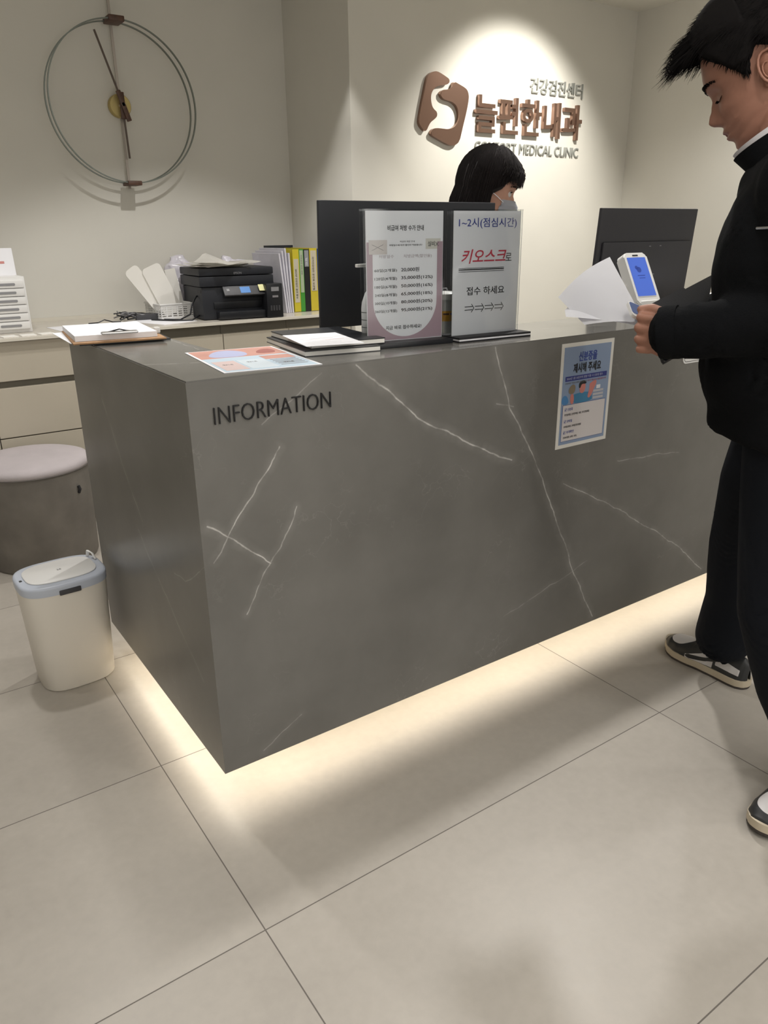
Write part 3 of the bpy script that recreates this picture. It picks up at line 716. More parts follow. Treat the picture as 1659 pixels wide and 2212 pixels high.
# canister and bottle behind the signs
cn2 = thing('wipes_canister', 'clear canister with white lid and orange label between the signs', 'canister', (.80, .212, DT))
bm = bmesh.new(); lathe(bm, [(.030, 0), (.032, .004), (.032, .095), (.031, .10)], 28); obj('jar', bm, mat('cloudy_plastic', (.50, .51, .50), .25, noise_s=30, noise_a=.12), cn2, 40)
bm = bmesh.new(); lathe(bm, [(.034, .096), (.034, .110), (.030, .114), (.012, .116)], 28); ld = obj('lid', bm, M_white, cn2, 40)
bm = bmesh.new(); tube(bm, [(-.01, 0, .116), (-.006, 0, .123), (.006, 0, .123), (.01, 0, .116)], .002, 6); obj('lid_tab', bm, M_midgrey, ld)
bm = bmesh.new(); rr = .0324
for k in range(12):
    a0, a1 = [math.radians(195 + 11 * j) for j in (k, k + 1)]
    bm.faces.new([bm.verts.new((rr * math.cos(a), rr * math.sin(a), z)) for a, z in ((a0, .042), (a1, .042), (a1, .068), (a0, .068))])
obj('orange_label', bm, mat('orange_label', (.68, .34, .02), .5), cn2)
for k, m in ((0, M_walnut), (1, M_inkb)):
    bm = bmesh.new()
    for j in range(2):
        a0, a1 = [math.radians(225 + 35 * k + 14 * jj) for jj in (j, j + 1)]
        bm.faces.new([bm.verts.new((.0327 * math.cos(a), .0327 * math.sin(a), z)) for a, z in ((a0, .058), (a1, .058), (a1, .0625), (a0, .0625))])
    obj('label_mark', bm, m, cn2)
bt2 = thing('pump_bottle', 'white pump bottle half hidden behind the pink price sign', 'bottle', (.578, .222, DT))
bm = bmesh.new(); lathe(bm, [(.026, 0), (.028, .004), (.028, .085), (.026, .10), (.018, .122), (.010, .132), (.010, .140)], 28); obj('bottle_body', bm, mat('milky_plastic', (.66, .67, .68), .3), bt2, 40)
bm = bmesh.new(); lathe(bm, [(.013, .138), (.013, .152), (.005, .153), (.005, .180), (.009, .181), (.009, .188)], 16); box(bm, -.045, .005, -.006, .006, .183, .191, bev=.002); obj('pump', bm, M_white, bt2, 40)
for z in (.018, .040, .058, .076):
    bm = bmesh.new(); lathe(bm, [(.0284, z), (.0284, z + .0015)], 28); obj('label_line', bm, M_ink, bt2)

# ------------------------------------------------------------------ papers on the desk
def flat_sheet(name, label, cat, loc, rz, w_, h, m, t=.0008, group=None):
    o = obj(name, B(-w_ / 2, w_ / 2, -h / 2, h / 2, 0, t), m); o.location = loc; o.rotation_euler = (0, 0, rz); tag(o, label, cat, group); return o
ps = thing('counter_poster', 'colourful pink and blue information sheet lying on the desk corner', 'poster', (.222, .186, DT), math.radians(-7))
obj('sheet', B(-.107, .107, -.160, .160, .0003, .0011), M_paper, ps)
def flat(nm, x0, x1, y0, y1, m, z=.0014, par=ps): return obj(nm, B(x0, x1, y0, y1, z - .0003, z), m, par)
C_sal = mat('salmon_print', (.55, .27, .21), .5, noise_s=15, noise_a=.1); C_lb = mat('light_blue_print', (.50, .62, .72), .5); C_lil = mat('lilac_print', (.42, .45, .66), .5); C_pk = mat('pale_pink_print', (.66, .52, .50), .5)
flat('photo_band', -.101, .101, .030, .154, C_sal); flat('blue_band', -.101, .101, -.154, .030, C_lb)
bm = bmesh.new(); prism(bm, smooth_closed([(-.085, .05), (-.05, .13), (-.01, .145), (.02, .10), (.01, .04), (-.04, .03)], 3), (0, 0, .0014), (1, 0, 0), (0, 1, 0), (0, 0, 1), .0003); obj('printed_figure', bm, C_lil, ps)
bm = bmesh.new(); prism(bm, smooth_closed([(.03, .06), (.06, .12), (.09, .12), (.085, .05)], 3), (0, 0, .0014), (1, 0, 0), (0, 1, 0), (0, 0, 1), .0003); obj('printed_figure', bm, mat('red_brown_print', (.33, .09, .07), .5), ps)
flat('printed_box', -.095, -.045, -.14, -.02, C_pk, .0017); flat('printed_box', -.04, .02, -.14, -.02, mat('pale_blue_box', (.62, .70, .76), .5), .0017); flat('printed_box', .025, .095, -.035, .015, C_sal, .0017)
for x, y in ((-.083, -.075), (-.025, -.06), (.045, -.10)): text_fit('printed_text', '안내', M_inkg, ps, (x, y, .0018), (1, 0, 0), (0, 1, 0), .022, .012, .0002)
for k in range(5): flat('printed_line', .03, .09, -.05 - k * .018, -.046 - k * .018, M_inkg, .0018)
def clip_tray(label, loc, rz, w_, d_):
    t = thing('black_folder', label, 'folder', loc, rz, 'black folders stacked on the desk')
    obj('folder_cover', B(-w_ / 2, w_ / 2, -d_ / 2, d_ / 2, .011, .0135, bev=.0008), M_black, t); obj('page_block', B(-w_ / 2 + .001, w_ / 2 - .002, -d_ / 2 + .001, d_ / 2 - .002, .0018, .011), M_paperw, t)
    obj('back_cover', B(-w_ / 2, w_ / 2, -d_ / 2, d_ / 2, 0, .0018), M_black, t)
clip_tray('black folder with white page edges, lower of the desk stack', (.445, .252, DT), math.radians(-9), .19, .285)
clip_tray('black folder on top of the lower folder, shifted toward the price sign', (.465, .262, DT + .0137), math.radians(-7), .19, .27)
dsh = thing('printed_form', 'white printed form lying on top of the black folders', 'paper', (.405, .18, DT + .0278), math.radians(-13))
obj('sheet', B(-.068, .068, -.105, .105, 0, .001), M_paper, dsh)
for k in range(7): obj('printed_line', B(-.05, .05 - .02 * (k % 3), -.08 + k * .022, -.079 + k * .022, .001, .0012), M_paperg if k != 3 else mat('red_line_ink', (.6, .25, .25), .6), dsh)
# clipboards on the left arm
def clipboard(label, loc, rz, back, m):
    t = thing('clipboard', label, 'clipboard', loc, rz, 'clipboards on the desk arm')
    obj('board', B(-.115, .115, -.155, .155, 0, .004, bev=.001), m, t)
    s = 1 if back else -1
    c = obj('clip', B(-.045, .045, s * .148 - .012, s * .148 + .012, .0205 if not back else .004, .027 if not back else .018, bev=.003), M_steel, t, 40)
    bm = bmesh.new(); tube(bm, [(-.045, s * .148, .024), (-.02, s * .135, .026), (0, s * .150, .032), (.02, s * .135, .026), (.045, s * .148, .024)], .0018, 6); obj('clip_wire', bm, M_black, c)
    return t
clipboard('black clipboard at the bottom, with its wire clip at the far end', (.100, .79, DT), math.radians(-6), True, M_black)
clipboard('brown clipboard with shiny clip facing the viewer on the desk arm', (.085, .765, DT + .006), math.radians(-8), False, mat('hardboard', (.36, .20, .09), .6, noise_s=30, noise_a=.15))
o = flat_sheet('paper_stack', 'stack of white forms held by the brown clipboard', 'papers', (.08, .78, DT + .0105), math.radians(-7), .205, .28, M_paper, .014)
o = flat_sheet('loose_sheet', 'white sheet sticking out left under the clipboards', 'paper', (.02, .80, DT + .0046), math.radians(-3), .12, .27, M_paper)
o = obj('white_cap', B(-.008, .008, -.008, .008, 0, .016, bev=.004), M_white, None, 40); o.name = 'bottle_cap'; o.location = (.188, .70, DT + .011); tag(o, 'small white cap beside the brown clipboard', 'cap')

# ------------------------------------------------------------------ poster on the desk front
fp = thing('front_poster', 'blue and white ID request poster taped on the desk front', 'poster', (1.130, 0, .845))
yt = -.0016
obj('sheet', B(-.104, .104, -.0009, -.0002, -.1435, .1435), M_paperw, fp)
def fl(nm, x0, x1, z0, z1, m, y=-.0011): return obj(nm, B(x0, x1, y - .0003, y, z0, z1), m, fp)
C_pb = mat('poster_blue', (.26, .34, .50), .5); C_nv = mat('poster_navy', (.025, .035, .22), .5); C_sk = mat('print_skin', (.62, .22, .19), .5)
fl('blue_ground', -.093, .093, -.133, .133, C_pb)
fl('list_panel', -.086, .086, -.125, -.022, mat('panel_outline', (.04, .07, .24), .5), -.0014); fl('list_panel', -.0848, .0848, -.1238, -.0232, mat('panel_white', (.70, .66, .66), .6), -.0017)
yt = -.0021
C_tb = mat('text_blue', (.03, .06, .30), .5)
text_fit('printed_text', '신분증을', C_tb, fp, (-.036, yt, .092), U, V, .072, .026, .0003, .02)
text_fit('printed_text', '제시해 주세요', M_ink, fp, (-.055, yt, .062), U, V, .110, .026, .0003, .02)
fl('banner', -.083, .083, .042, .055, C_nv, -.0014)
text_fit('printed_text', '2024년 5월 20일부터 병원 이용 시 신분증 필수', mat('banner_text', (.45, .48, .66), .5), fp, (-.079, yt, .0455), U, V, .145, .007, .0003)
text_fit('printed_text', '건강보험 적용을 위해 반드시 지참', M_inkg, fp, (-.083, yt, .034), U, V, .085, .005, .0003); text_fit('printed_text', '본인 확인이 필요합니다', mat('text_red', (.38, .10, .14), .5), fp, (.005, yt, .034), U, V, .076, .005, .0003)
il = obj('printed_illustration', B(-.001, .001, -.0014, -.0012, -.001, .001), C_pb, fp)
def shp(pts, m, y=-.0015, it=2):
    bm = bmesh.new(); prism(bm, smooth_closed(pts, it), (0, y, 0), (1, 0, 0), (0, 0, 1), (0, -1, 0), .0002); return obj('printed_shape', bm, m, il)
C_sh = mat('print_shirt', (.05, .22, .40), .5)
shp([(-.055, -.022), (-.055, .0), (-.035, .006), (.02, .006), (.03, -.01), (.028, -.022)], C_sh)
shp([(-.022, .004), (-.026, .022), (-.018, .032), (-.004, .032), (.0, .020), (-.006, .004)], C_sk, -.0018)
shp([(-.028, .020), (-.028, .034), (-.012, .040), (.002, .034), (.0, .028), (-.018, .030), (-.022, .018)], M_ink, -.0020)
shp([(-.058, -.022), (-.060, .006), (-.046, .006), (-.044, -.022)], C_sk, -.0018); shp([(-.066, .006), (-.068, .022), (-.052, .034), (-.040, .026), (-.044, .006)], mat('print_olive', (.24, .19, .13), .5), -.0018)
shp([(.008, -.012), (.016, .014), (.014, .026), (.022, .030), (.040, .036), (.044, .026), (.034, .012), (.022, -.012)], C_sk, -.0018)
shp([(-.093, -.021), (-.090, .004), (-.072, .004), (-.062, -.021)], mat('print_bright_blue', (.07, .24, .52), .5), -.0016)
for k in range(3): shp([(.032, -.018 + k * .0095), (.074, -.018 + k * .0095), (.074, -.0115 + k * .0095), (.032, -.0115 + k * .0095)], M_paperg, -.0018, 0)
shp([(.044, .010), (.060, .010), (.060, .020), (.044, .020)], M_paper, -.0018, 0)
for z, a, b_, l in ((-.040, '☑ 신분증', '주민등록증, 운전면허증, 여권, 외국인등록증', .10), (-.073, '☑ 모바일', '모바일신분증, 모바일건강보험증', .07), (-.104, '☑ 자격확인', '건강보험증 (성명, 사진)', .055)):
    text_fit('printed_text', a, C_tb, fp, (-.078, yt, z), U, V, .032 if len(a) < 6 else .042, .009, .0003, .01); text_fit('printed_text', b_, M_ink, fp, (-.078, yt, z - .0135), U, V, l, .0065, .0003, .01)
wd = thing('desk_badge', 'small white rounded badge on the desk front beside the man', 'badge', (1.645, 0, .905))
bm = bmesh.new(); prism(bm, rrect(.17, .045, .015, 5), (0, -.0003, 0), (1, 0, 0), (0, 0, 1), (0, -1, 0), .003); obj('plate', bm, M_white, wd)
bm = bmesh.new()
p_ = rrect(.158, .034, .011, 5)
tube(bm, [(x, -.0035, z) for x, z in p_], .0008, 4, closed=True); obj('printed_border', bm, M_ink, wd)

# ------------------------------------------------------------------ payment terminal and stack of papers at the right
tm = thing('payment_terminal', 'white tilted payment terminal with blue screen standing on the desk', 'terminal', (1.490, .085, DT), math.radians(-6))
M0 = T((0, 0, .052), rx=math.radians(-30))
bm = bmesh.new(); prism(bm, rrect(.094, .166, .014, 6, 0, .083), (0, 0, 0), (1, 0, 0), (0, 0, 1), (0, 1, 0), .032)
bmesh.ops.bevel(bm, geom=[e for e in bm.edges if abs(e.verts[0].co.y - e.verts[1].co.y) < 1e-6], offset=.003, segments=2, affect='EDGES')
for v in bm.verts: v.co = M0 @ v.co
obj('housing', bm, M_white, tm, 40)
sc_o = obj('screen', B(-.038, .036, -.0015, -.0003, .026, .150, M=M0), M_screen, tm)
bm = bmesh.new(); lathe(bm, [(.009, 0), (.009, .0004)], 16, M0 @ Matrix.Translation((-.004, -.0016, .110)) @ Matrix.Rotation(PI / 2, 4, 'X')); lathe(bm, [(.006, 0), (.006, .0004)], 12, M0 @ Matrix.Translation((-.012, -.0016, .117)) @ Matrix.Rotation(PI / 2, 4, 'X')); obj('screen_symbol', bm, M_screend, sc_o)
bm = bmesh.new(); box(bm, -.016, .014, -.0018, -.0015, .090, .0925, M=M0); box(bm, -.012, .012, -.0018, -.0015, .082, .0840, M=M0); obj('screen_text', bm, M_screend, sc_o)
obj('speaker_slot', B(-.012, .010, -.001, .001, .155, .159, M=M0), M_ink, tm)
obj('card_reader', B(.0465, .053, .004, .022, .050, .125, M=M0, bev=.002), M_white, tm, 40)
obj('cradle', B(-.036, .036, .0, .085, .0, .062, bev=.006), M_white, tm, 40)
bm = bmesh.new(); box(bm, -.055, .0, .055, .075, .0, .105, bev=.002); obj('receipt_box', bm, M_paperw, tm, 40)
mp = thing('marker_pen', 'black marker pen with an orange cap standing behind the held paper', 'pen', (1.512, .205, DT))
bm = bmesh.new(); lathe(bm, [(.0095, 0), (.0095, .078)], 16); obj('barrel', bm, M_black, mp, 40)
bm = bmesh.new(); lathe(bm, [(.0115, .078), (.0115, .104), (.009, .107)], 16); obj('cap', bm, M_orange, mp, 40)
for i in range(6):
    o = obj('paper_stack', B(-.11, .11, -.14, .14, 0, .006, M=T(rz=.05 * math.sin(i * 2.1))), M_paper if i % 2 else mat('violet_tint_paper', (.42, .40, .62), .6)); o.location = (2.10, .16, DT + .001 + i * .0068)
    tag(o, ['lowest', 'second lowest', 'third lowest', 'third highest', 'second highest', 'topmost'][i] + ' booklet of the pile behind the man on the desk', 'booklet', 'booklets piled at the right end of the desk')
    o.name = 'booklet'

# ------------------------------------------------------------------ waste bin
wb = thing('waste_bin', 'tall white sensor waste bin with blue grey lid rim beside desk', 'bin', (-.140, .832, 0), math.radians(2))
def ovalpts(hx, hy, n=48, e=3.2):
    p = []
    for k in range(n):
        a = 2 * PI * k / n; c, s = math.cos(a), math.sin(a)
        p.append((hx * math.copysign(abs(c) ** (2 / e), c), hy * math.copysign(abs(s) ** (2 / e), s)))
    return p
def oval_loft(bm, secs, mi=0, cap0=True, cap1=True):
    rings = []
    for hx, hy, z in secs: rings.append([bm.verts.new((x, y, z)) for x, y in ovalpts(hx, hy)])
    for a, b_ in zip(rings[:-1], rings[1:]):
        for k in range(len(a)): f = bm.faces.new((a[k], a[(k + 1) % len(a)], b_[(k + 1) % len(a)], b_[k])); f.material_index = mi
    if cap0: bm.faces.new(rings[0][::-1])
    if cap1: bm.faces.new(rings[-1])
bm = bmesh.new(); oval_loft(bm, [(.100, .092, .0), (.106, .098, .006), (.121, .102, .315)]); obj('bin_body', bm, M_white2, wb, 50)
bm = bmesh.new(); oval_loft(bm, [(.1225, .1035, .315), (.1235, .1045, .335), (.121, .102, .341), (.115, .096, .343)]); rim = obj('lid_rim', bm, M_lidrim, wb, 50)
bm = bmesh.new(); oval_loft(bm, [(.098, .076, .343), (.099, .077, .346), (.097, .075, .348)]); ldo = obj('lid_flap', bm, M_white, wb, 50)
text_fit('lid_mark', 'ae', M_midgrey, ldo, (-.006, -.004, .3482), (1, 0, 0), (0, 1, 0), .012, .010, .0003)
obj('sensor_window', B(-.030, .030, -.1075, -.098, .312, .327, bev=.003), M_grey, wb, 40)
obj('charge_port', B(-.112, -.105, -.012, -.002, .3405, .344), M_ink, rim)
bm = bmesh.new(); tube(bm, [(.100, .062, .343), (.102, .058, .362), (.108, .035, .360), (.112, .018, .345)], .005, 8, flat=.5); obj('handle_loop', bm, M_white, wb, 50)

# ------------------------------------------------------------------ stool
so = thing('round_stool', 'round grey upholstered stool with lilac grey cushion top', 'stool', (-.01, 1.865, 0))
bm = bmesh.new(); lathe(bm, [(.205, 0), (.212, .01), (.222, .38), (.224, .395)], 56); obj('drum', bm, M_stool, so, 50)
bm = bmesh.new(); lathe(bm, [(.225, .396), (.228, .400), (.228, .412), (.222, .424), (.20, .432), (.12, .438), (.02, .440)], 56); obj('cushion', bm, M_stoolt, so, 60)
bm = bmesh.new(); tube(bm, [(.2255 * math.cos(2 * PI * k / 56), .2255 * math.sin(2 * PI * k / 56), .396) for k in range(56)], .003, 6, closed=True); obj('piping', bm, mat('dark_piping', (.12, .11, .10), .7), so)
bm = bmesh.new(); tube(bm, [(.135, -.178, .33), (.139, -.182, .315), (.134, -.176, .30)], .006, 8); obj('pull_tab', bm, M_ink, so)

# ================================================================== people
def limb(bm, pts, seg=20):
    """tapered chain of round joints: pts = [(point, radius), ...]"""
    for p_, r in pts: sph(bm, p_, r, seg)
    for (a, ra), (b_, rb) in zip(pts[:-1], pts[1:]):
        a, b_ = Vector(a), Vector(b_); d = b_ - a
        if d.length < 1e-5: continue
        q = d.to_track_quat('Z', 'Y').to_matrix()
        r1 = [bm.verts.new(a + q @ Vector((ra * math.cos(2 * PI * k / seg), ra * math.sin(2 * PI * k / seg), 0))) for k in range(seg)]
        r2 = [bm.verts.new(b_ + q @ Vector((rb * math.cos(2 * PI * k / seg), rb * math.sin(2 * PI * k / seg), 0))) for k in range(seg)]
        bm.faces.new(r1[::-1]); bm.faces.new(r2)
        for k in range(seg): bm.faces.new((r1[k], r1[(k + 1) % seg], r2[(k + 1) % seg], r2[k]))
def fuse(bm, voxel, smooth=2, factor=0.5):
    me = bpy.data.meshes.new('tmp'); bm.to_mesh(me); bm.free()
    o = bpy.data.objects.new('tmp', me); COL.objects.link(o)
    r = o.modifiers.new('r', 'REMESH'); r.mode = 'VOXEL'; r.voxel_size = voxel; r.adaptivity = 0
    if smooth:
        s_ = o.modifiers.new('s', 'SMOOTH'); s_.factor = factor; s_.iterations = smooth
    m2 = eval_mesh(o); bpy.data.objects.remove(o); bpy.data.meshes.remove(me)
    return m2
def lerp(a, b_, t): return a + (b_ - a) * t
def interp(tab, x):
    if x <= tab[0][0]: return tab[0][1]
    for (x0, y0), (x1, y1) in zip(tab[:-1], tab[1:]):
        if x <= x1:
            t = (x - x0) / (x1 - x0); t = t * t * (3 - 2 * t) * .5 + t * .5
            return y0 + (y1 - y0) * t
    return tab[-1][1]
def polar(pts): # (fwd, up) -> sorted (elevation deg, radius) about (0, .015)
    out = []
    for x, z in pts: out.append((math.degrees(math.atan2(z - .015, x)), math.hypot(x, z - .015)))
    return sorted(out)
FRONT = polar([(.001, .132), (.035, .128), (.066, .108), (.084, .083), (.091, .058), (.094, .038), (.092, .026), (.086, .012), (.0845, -.005), (.0855, -.030), (.088, -.044), (.0925, -.053), (.086, -.0595), (.0895, -.067), (.0805, -.077), (.0825, -.090), (.0755, -.104), (.060, -.113), (.040, -.102), (.020, -.090)])
BACK = polar([(.001, .132), (.045, .125), (.080, .098), (.098, .060), (.100, .030), (.093, -.010), (.075, -.045), (.055, -.075), (.03, -.09)])
SIDE = polar([(.001, .132), (.030, .126), (.057, .104), (.072, .070), (.0755, .035), (.073, .0), (.066, -.030), (.060, -.055), (.050, -.078), (.032, -.092), (.01, -.095)])
def head_r(th, el, skull=False):
    e = math.degrees(el); f, b_, s_ = interp(FRONT, e), interp(BACK, e), interp(SIDE, e)
    if skull: f = min(f, .100) if e > -5 else f
    c, sn = math.cos(th), math.sin(th); a = f if c > 0 else b_
    n = 2.25
    return 1 / ((abs(c) / a) ** n + (abs(sn) / s_) ** n) ** (1 / n)
def gauss(v, s_): return math.exp(-(v / s_) ** 2)
def head_mesh(bm, M, mask=False, fem=False):
    nu, nv = 144, 110; rings = []
    for j in range(1, nv):
        el = math.radians(-89 + 178 * j / nv); ring = []
        for i in range(nu):
            th = 2 * PI * i / nu; r = head_r(th, el)
            d = Vector((math.cos(el) * math.cos(th), math.cos(el) * math.sin(th), math.sin(el)))
            p_ = d * r + Vector((0, 0, .015)); y, z = p_.y, p_.z
            if p_.x > .02:
                k = 0
                # nose
                hz = interp([(-.042, 0), (-.037, .009), (-.031, .021), (-.023, .0245), (-.014, .0205), (-.001, .012), (.010, .005), (.022, 0)], z)
                wz = interp([(-.042, .017), (-.031, .0160), (-.020, .0115), (0, .0085), (.02, .010)], z)
                k += hz * gauss(y, wz)
                k += .006 * gauss(abs(y) - .014, .006) * gauss(z + .031, .008)      # nostril wings
                k -= .011 * gauss(abs(y) - .032, .016) * gauss(z - .013, .012)       # eye sockets
                k += .0055 * gauss(abs(y) - .031, .0125) * gauss(z - .010, .0075)    # lids over the eyeball
                k += .004 * gauss(abs(y) - .026, .022) * gauss(z - .034, .008)       # brow ridge
                k += .005 * gauss(abs(y) - .045, .018) * gauss(z + .016, .016)       # cheekbone
                k -= .004 * gauss(abs(y) - .040, .014) * gauss(z + .058, .018)       # hollow
                k += .0035 * gauss(y, .024) * gauss(z + .0535, .0042) + .0035 * gauss(y, .022) * gauss(z + .0665, .0045)
                k -= .0050 * gauss(y, .026) * gauss(z + .0598, .0022)
                p_.x += k
            ring.append(bm.verts.new(M @ p_))
        rings.append(ring)
    for a, b_ in zip(rings[:-1], rings[1:]):
        for i in range(nu): bm.faces.new((a[i], a[(i + 1) % nu], b_[(i + 1) % nu], b_[i]))
    bm.faces.new(rings[0][::-1]); bm.faces.new(rings[-1])
    for s_ in (1, -1):   # ears
        Mr = Matrix.Rotation(s_ * math.radians(-18), 3, 'Z')
        R3 = M.to_3x3()
        sph(bm, M @ Vector((-.012, s_ * .077, -.002)), (.017, .0055, .030), 18, R3 @ Mr)
        sph(bm, M @ Vector((-.006, s_ * .075, -.024)), (.009, .006, .010), 14, R3)
def ear_rim(M, s_, m, par):
    bm = bmesh.new(); pts = []
    for k in range(15):
        a = math.radians(-60 + 290 * k / 14)
        pts.append(M @ Vector((-.013 + .016 * math.cos(a) * 1.0 - (.004 if math.cos(a) < 0 else 0), s_ * (.0825 + .004 * max(0, -math.cos(a))), -.0 + .028 * math.sin(a))))
    tube(bm, pts, [.0028] * 15, 7)
    pts = [M @ Vector((-.010 + .008 * math.cos(a), s_ * .083, -.004 + .014 * math.sin(a))) for a in [math.radians(-80 + 200 * k / 8) for k in range(9)]]
    tube(bm, pts, .0020, 6)
    return obj('ear_fold', bm, m, par, 60)
def frame(heading, pitch, roll=0):
    return Matrix.Rotation(heading, 4, 'Z') @ Matrix.Rotation(pitch, 4, 'Y') @ Matrix.Rotation(roll, 4, 'X')

def hand_prims(bm, wrist, palm_c, across, fdir, finger_paths, thumb_path, s=1.0):
    """palm as flattened ellipsoids plus five finger chains with knuckle bends (world points)"""
    across = Vector(across).normalized(); fdir = Vector(fdir).normalized(); nrm = across.cross(fdir).normalized()
    R3 = Matrix((across, fdir, nrm)).transposed()
    sph(bm, palm_c, (.042 * s, .046 * s, .0165 * s), 20, R3)
    limb(bm, [(wrist, .027 * s), (lerp(Vector(wrist), Vector(palm_c), .6), .025 * s)], 16)
    for path in finger_paths: limb(bm, path, 12)
    limb(bm, thumb_path, 12)

# ------------------------------------------------------------------ the man
man = thing('person', 'man in a black fleece jacket leaning over the desk, holding papers', 'person', (1.15, -.55, 0))
mi = Matrix.Translation((-1.15, .55, 0))
V3 = Vector
HM = Matrix.Translation((1.086, -.421, 1.546)) @ frame(math.radians(118), math.radians(28.5), math.radians(0)) @ Matrix.Scale(1.05, 4)
hw = {}
F_ = V3((math.cos(math.radians(112)), math.sin(math.radians(112)), 0)); L_ = V3((-F_.y, F_.x, 0))
neckb = V3((1.085, -.500, 1.385)); chest = V3((1.075, -.545, 1.21)); waist = V3((1.100, -.570, 1.02)); pel = V3((1.13, -.60, .90))
shL = V3((.945, -.615, 1.345)); shR = V3((1.245, -.475, 1.345))
elL = V3((.950, -.655, 1.108)); wrL = V3((.862, -.468, 1.078))
elR = V3((1.235, -.40, 1.10)); wrR = V3((1.03, -.350, 1.050))
kneeR = V3((1.345, -.40, .49)); ankR = V3((1.449, -.352, .09)); kneeL = V3((1.065, -.655, .475)); ankL = V3((1.160, -.742, .09))
bm = bmesh.new()
head_mesh(bm, HM)
limb(bm, [(HM @ V3((-.022, 0, -.035)), .056), (lerp(HM @ V3((-.022, 0, -.035)), neckb, .6), .056), (neckb, .062)])
sph(bm, chest, (.115, .165, .19), 24, Matrix.Rotation(math.radians(112), 3, 'Z'))
sph(bm, waist, (.10, .145, .17), 24, Matrix.Rotation(math.radians(112), 3, 'Z'))
sph(bm, pel, (.11, .155, .13), 24, Matrix.Rotation(math.radians(112), 3, 'Z'))
limb(bm, [(neckb - V3((0, 0, .03)), .065), (shL, .055)]); limb(bm, [(neckb - V3((0, 0, .03)), .065), (shR, .055)])
limb(bm, [(shL, .052), (elL, .040), (lerp(elL, wrL, .45), .038), (wrL, .027)]); limb(bm, [(shR, .052), (elR, .040), (lerp(elR, wrR, .45), .038), (wrR, .027)])
hipL, hipR = pel + L_ * .085 - V3((0, 0, .02)), pel - L_ * .085 - V3((0, 0, .02))
limb(bm, [(hipL, .085), (kneeL, .055), (lerp(kneeL, ankL, .35), .050), (ankL, .031)]); limb(bm, [(hipR, .085), (kneeR, .055), (lerp(kneeR, ankR, .35), .050), (ankR, .031)])
# left hand: closed on the sheets, thumb on top pointing toward the desk
pc = V3((.846, -.432, 1.066))
fx = V3((-.30, .62, .05)).normalized()        # direction the knuckles face (toward the sheet)
up = V3((0, 0, 1)); sd_ = V3((-.80, -.55, 0)).normalized()   # toward the camera's left
fingers = []
for k, (dz, L1, L2, L3, r) in enumerate(((.030, .040, .026, .020, .0095), (.010, .044, .029, .021, .0098), (-.011, .041, .027, .020, .0092), (-.030, .033, .021, .018, .0082))):
    root = pc + fx * .026 + up * dz + sd_ * .003
    a = root + fx * L1 * .55 + up * dz * .06 - sd_ * .002
    b_ = a - fx * L2 * .05 - sd_ * L2 * .95 - up * .003
    c = b_ - fx * L3 * .95 - sd_ * L3 * .10
    fingers.append([(root, r * 1.12), (a, r * 1.05), (b_, r * .95), (c, r * .82)])
thumb = [(pc + up * .020 - fx * .020 - sd_ * .004, .0135), (pc + up * .042 + fx * .004 - sd_ * .008, .0115), (pc + up * .050 + fx * .028 - sd_ * .010, .0100), (pc + up * .046 + fx * .050 - sd_ * .010, .0085)]
hand_prims(bm, wrL, pc, up, fx, fingers, thumb)
# right hand: fingers closed round the black case
pr_ = V3((.985, -.350, 1.052)); fx2 = (pr_ - V3((.985, -.345, 1.075))); fx2 = V3((-.85, -.1, -.1)).normalized(); sd2 = V3((.3, -.9, .1)).normalized()
fingers = []
for k, (dz, L1, L2, L3, r) in enumerate(((.030, .038, .026, .020, .0092), (.010, .042, .028, .021, .0096), (-.011, .040, .027, .020, .0090), (-.030, .032, .021, .018, .0080))):
    root = pr_ + fx2 * .028 + up * dz
    a = root + fx2 * L1 * .8 + sd2 * .006
    b_ = a + fx2 * L2 * .2 + sd2 * L2 * .85
    c = b_ - fx2 * L3 * .85 + sd2 * .004
    fingers.append([(root, r * 1.12), (a, r * 1.05), (b_, r * .95), (c, r * .82)])
thumb = [(pr_ + up * .02 - fx2 * .02, .013), (pr_ + up * .045 + fx2 * .0, .011), (pr_ + up * .052 + fx2 * .026 + sd2 * .012, .0095), (pr_ + up * .046 + fx2 * .046 + sd2 * .018, .0082)]
hand_prims(bm, wrR, pr_, up, fx2, fingers, thumb)
me = fuse(bm, .0030, 1, .5)
HI = HM.inverted()
me.materials.append(M_skin); me.materials.append(M_lip)
for p_ in me.polygons:
    q = HI @ p_.center
    p_.use_smooth = True
    if q.x > .07 and abs(q.y) < .022 and ((-.072 < q.z < -.049) and abs(q.z + .0600) < .0105 * (1 - (abs(q.y) / .026) ** 2) + .001): p_.material_index = 1
for v in me.vertices: v.co = mi @ v.co
bo = bpy.data.objects.new('body', me); COL.objects.link(bo); bo.parent = man
def mobj(nm, bm, m, par=man, sm=60, label=None):
    for v in bm.verts: v.co = mi @ v.co
    return obj(nm, bm, m, par, sm, label)
def head_surface(HMx, x_hint, y, z):
    """point on the face at local y,z"""
    best = None
    # solve by marching th/el
    lo = V3((0, y, z)) - V3((0, 0, .015))
    x = .06
    for _ in range(30):
        p_ = V3((x, y, z - .015)); r = p_.length; th = math.atan2(p_.y, p_.x); el = math.asin(p_.z / r)
        x += (head_r(th, el) - r) * .7
    return x
def strands(nm, HMx, specs, m, par, r=.0006):
    bm = bmesh.new()
    for pts, rr in specs:
        P_ = [HMx @ p_ for p_ in pts]; n = len(P_)
        tube(bm, P_, [rr * (1 - .85 * (i / (n - 1)) ** 1.5) for i in range(n)], 3, cap=True)
    return bm
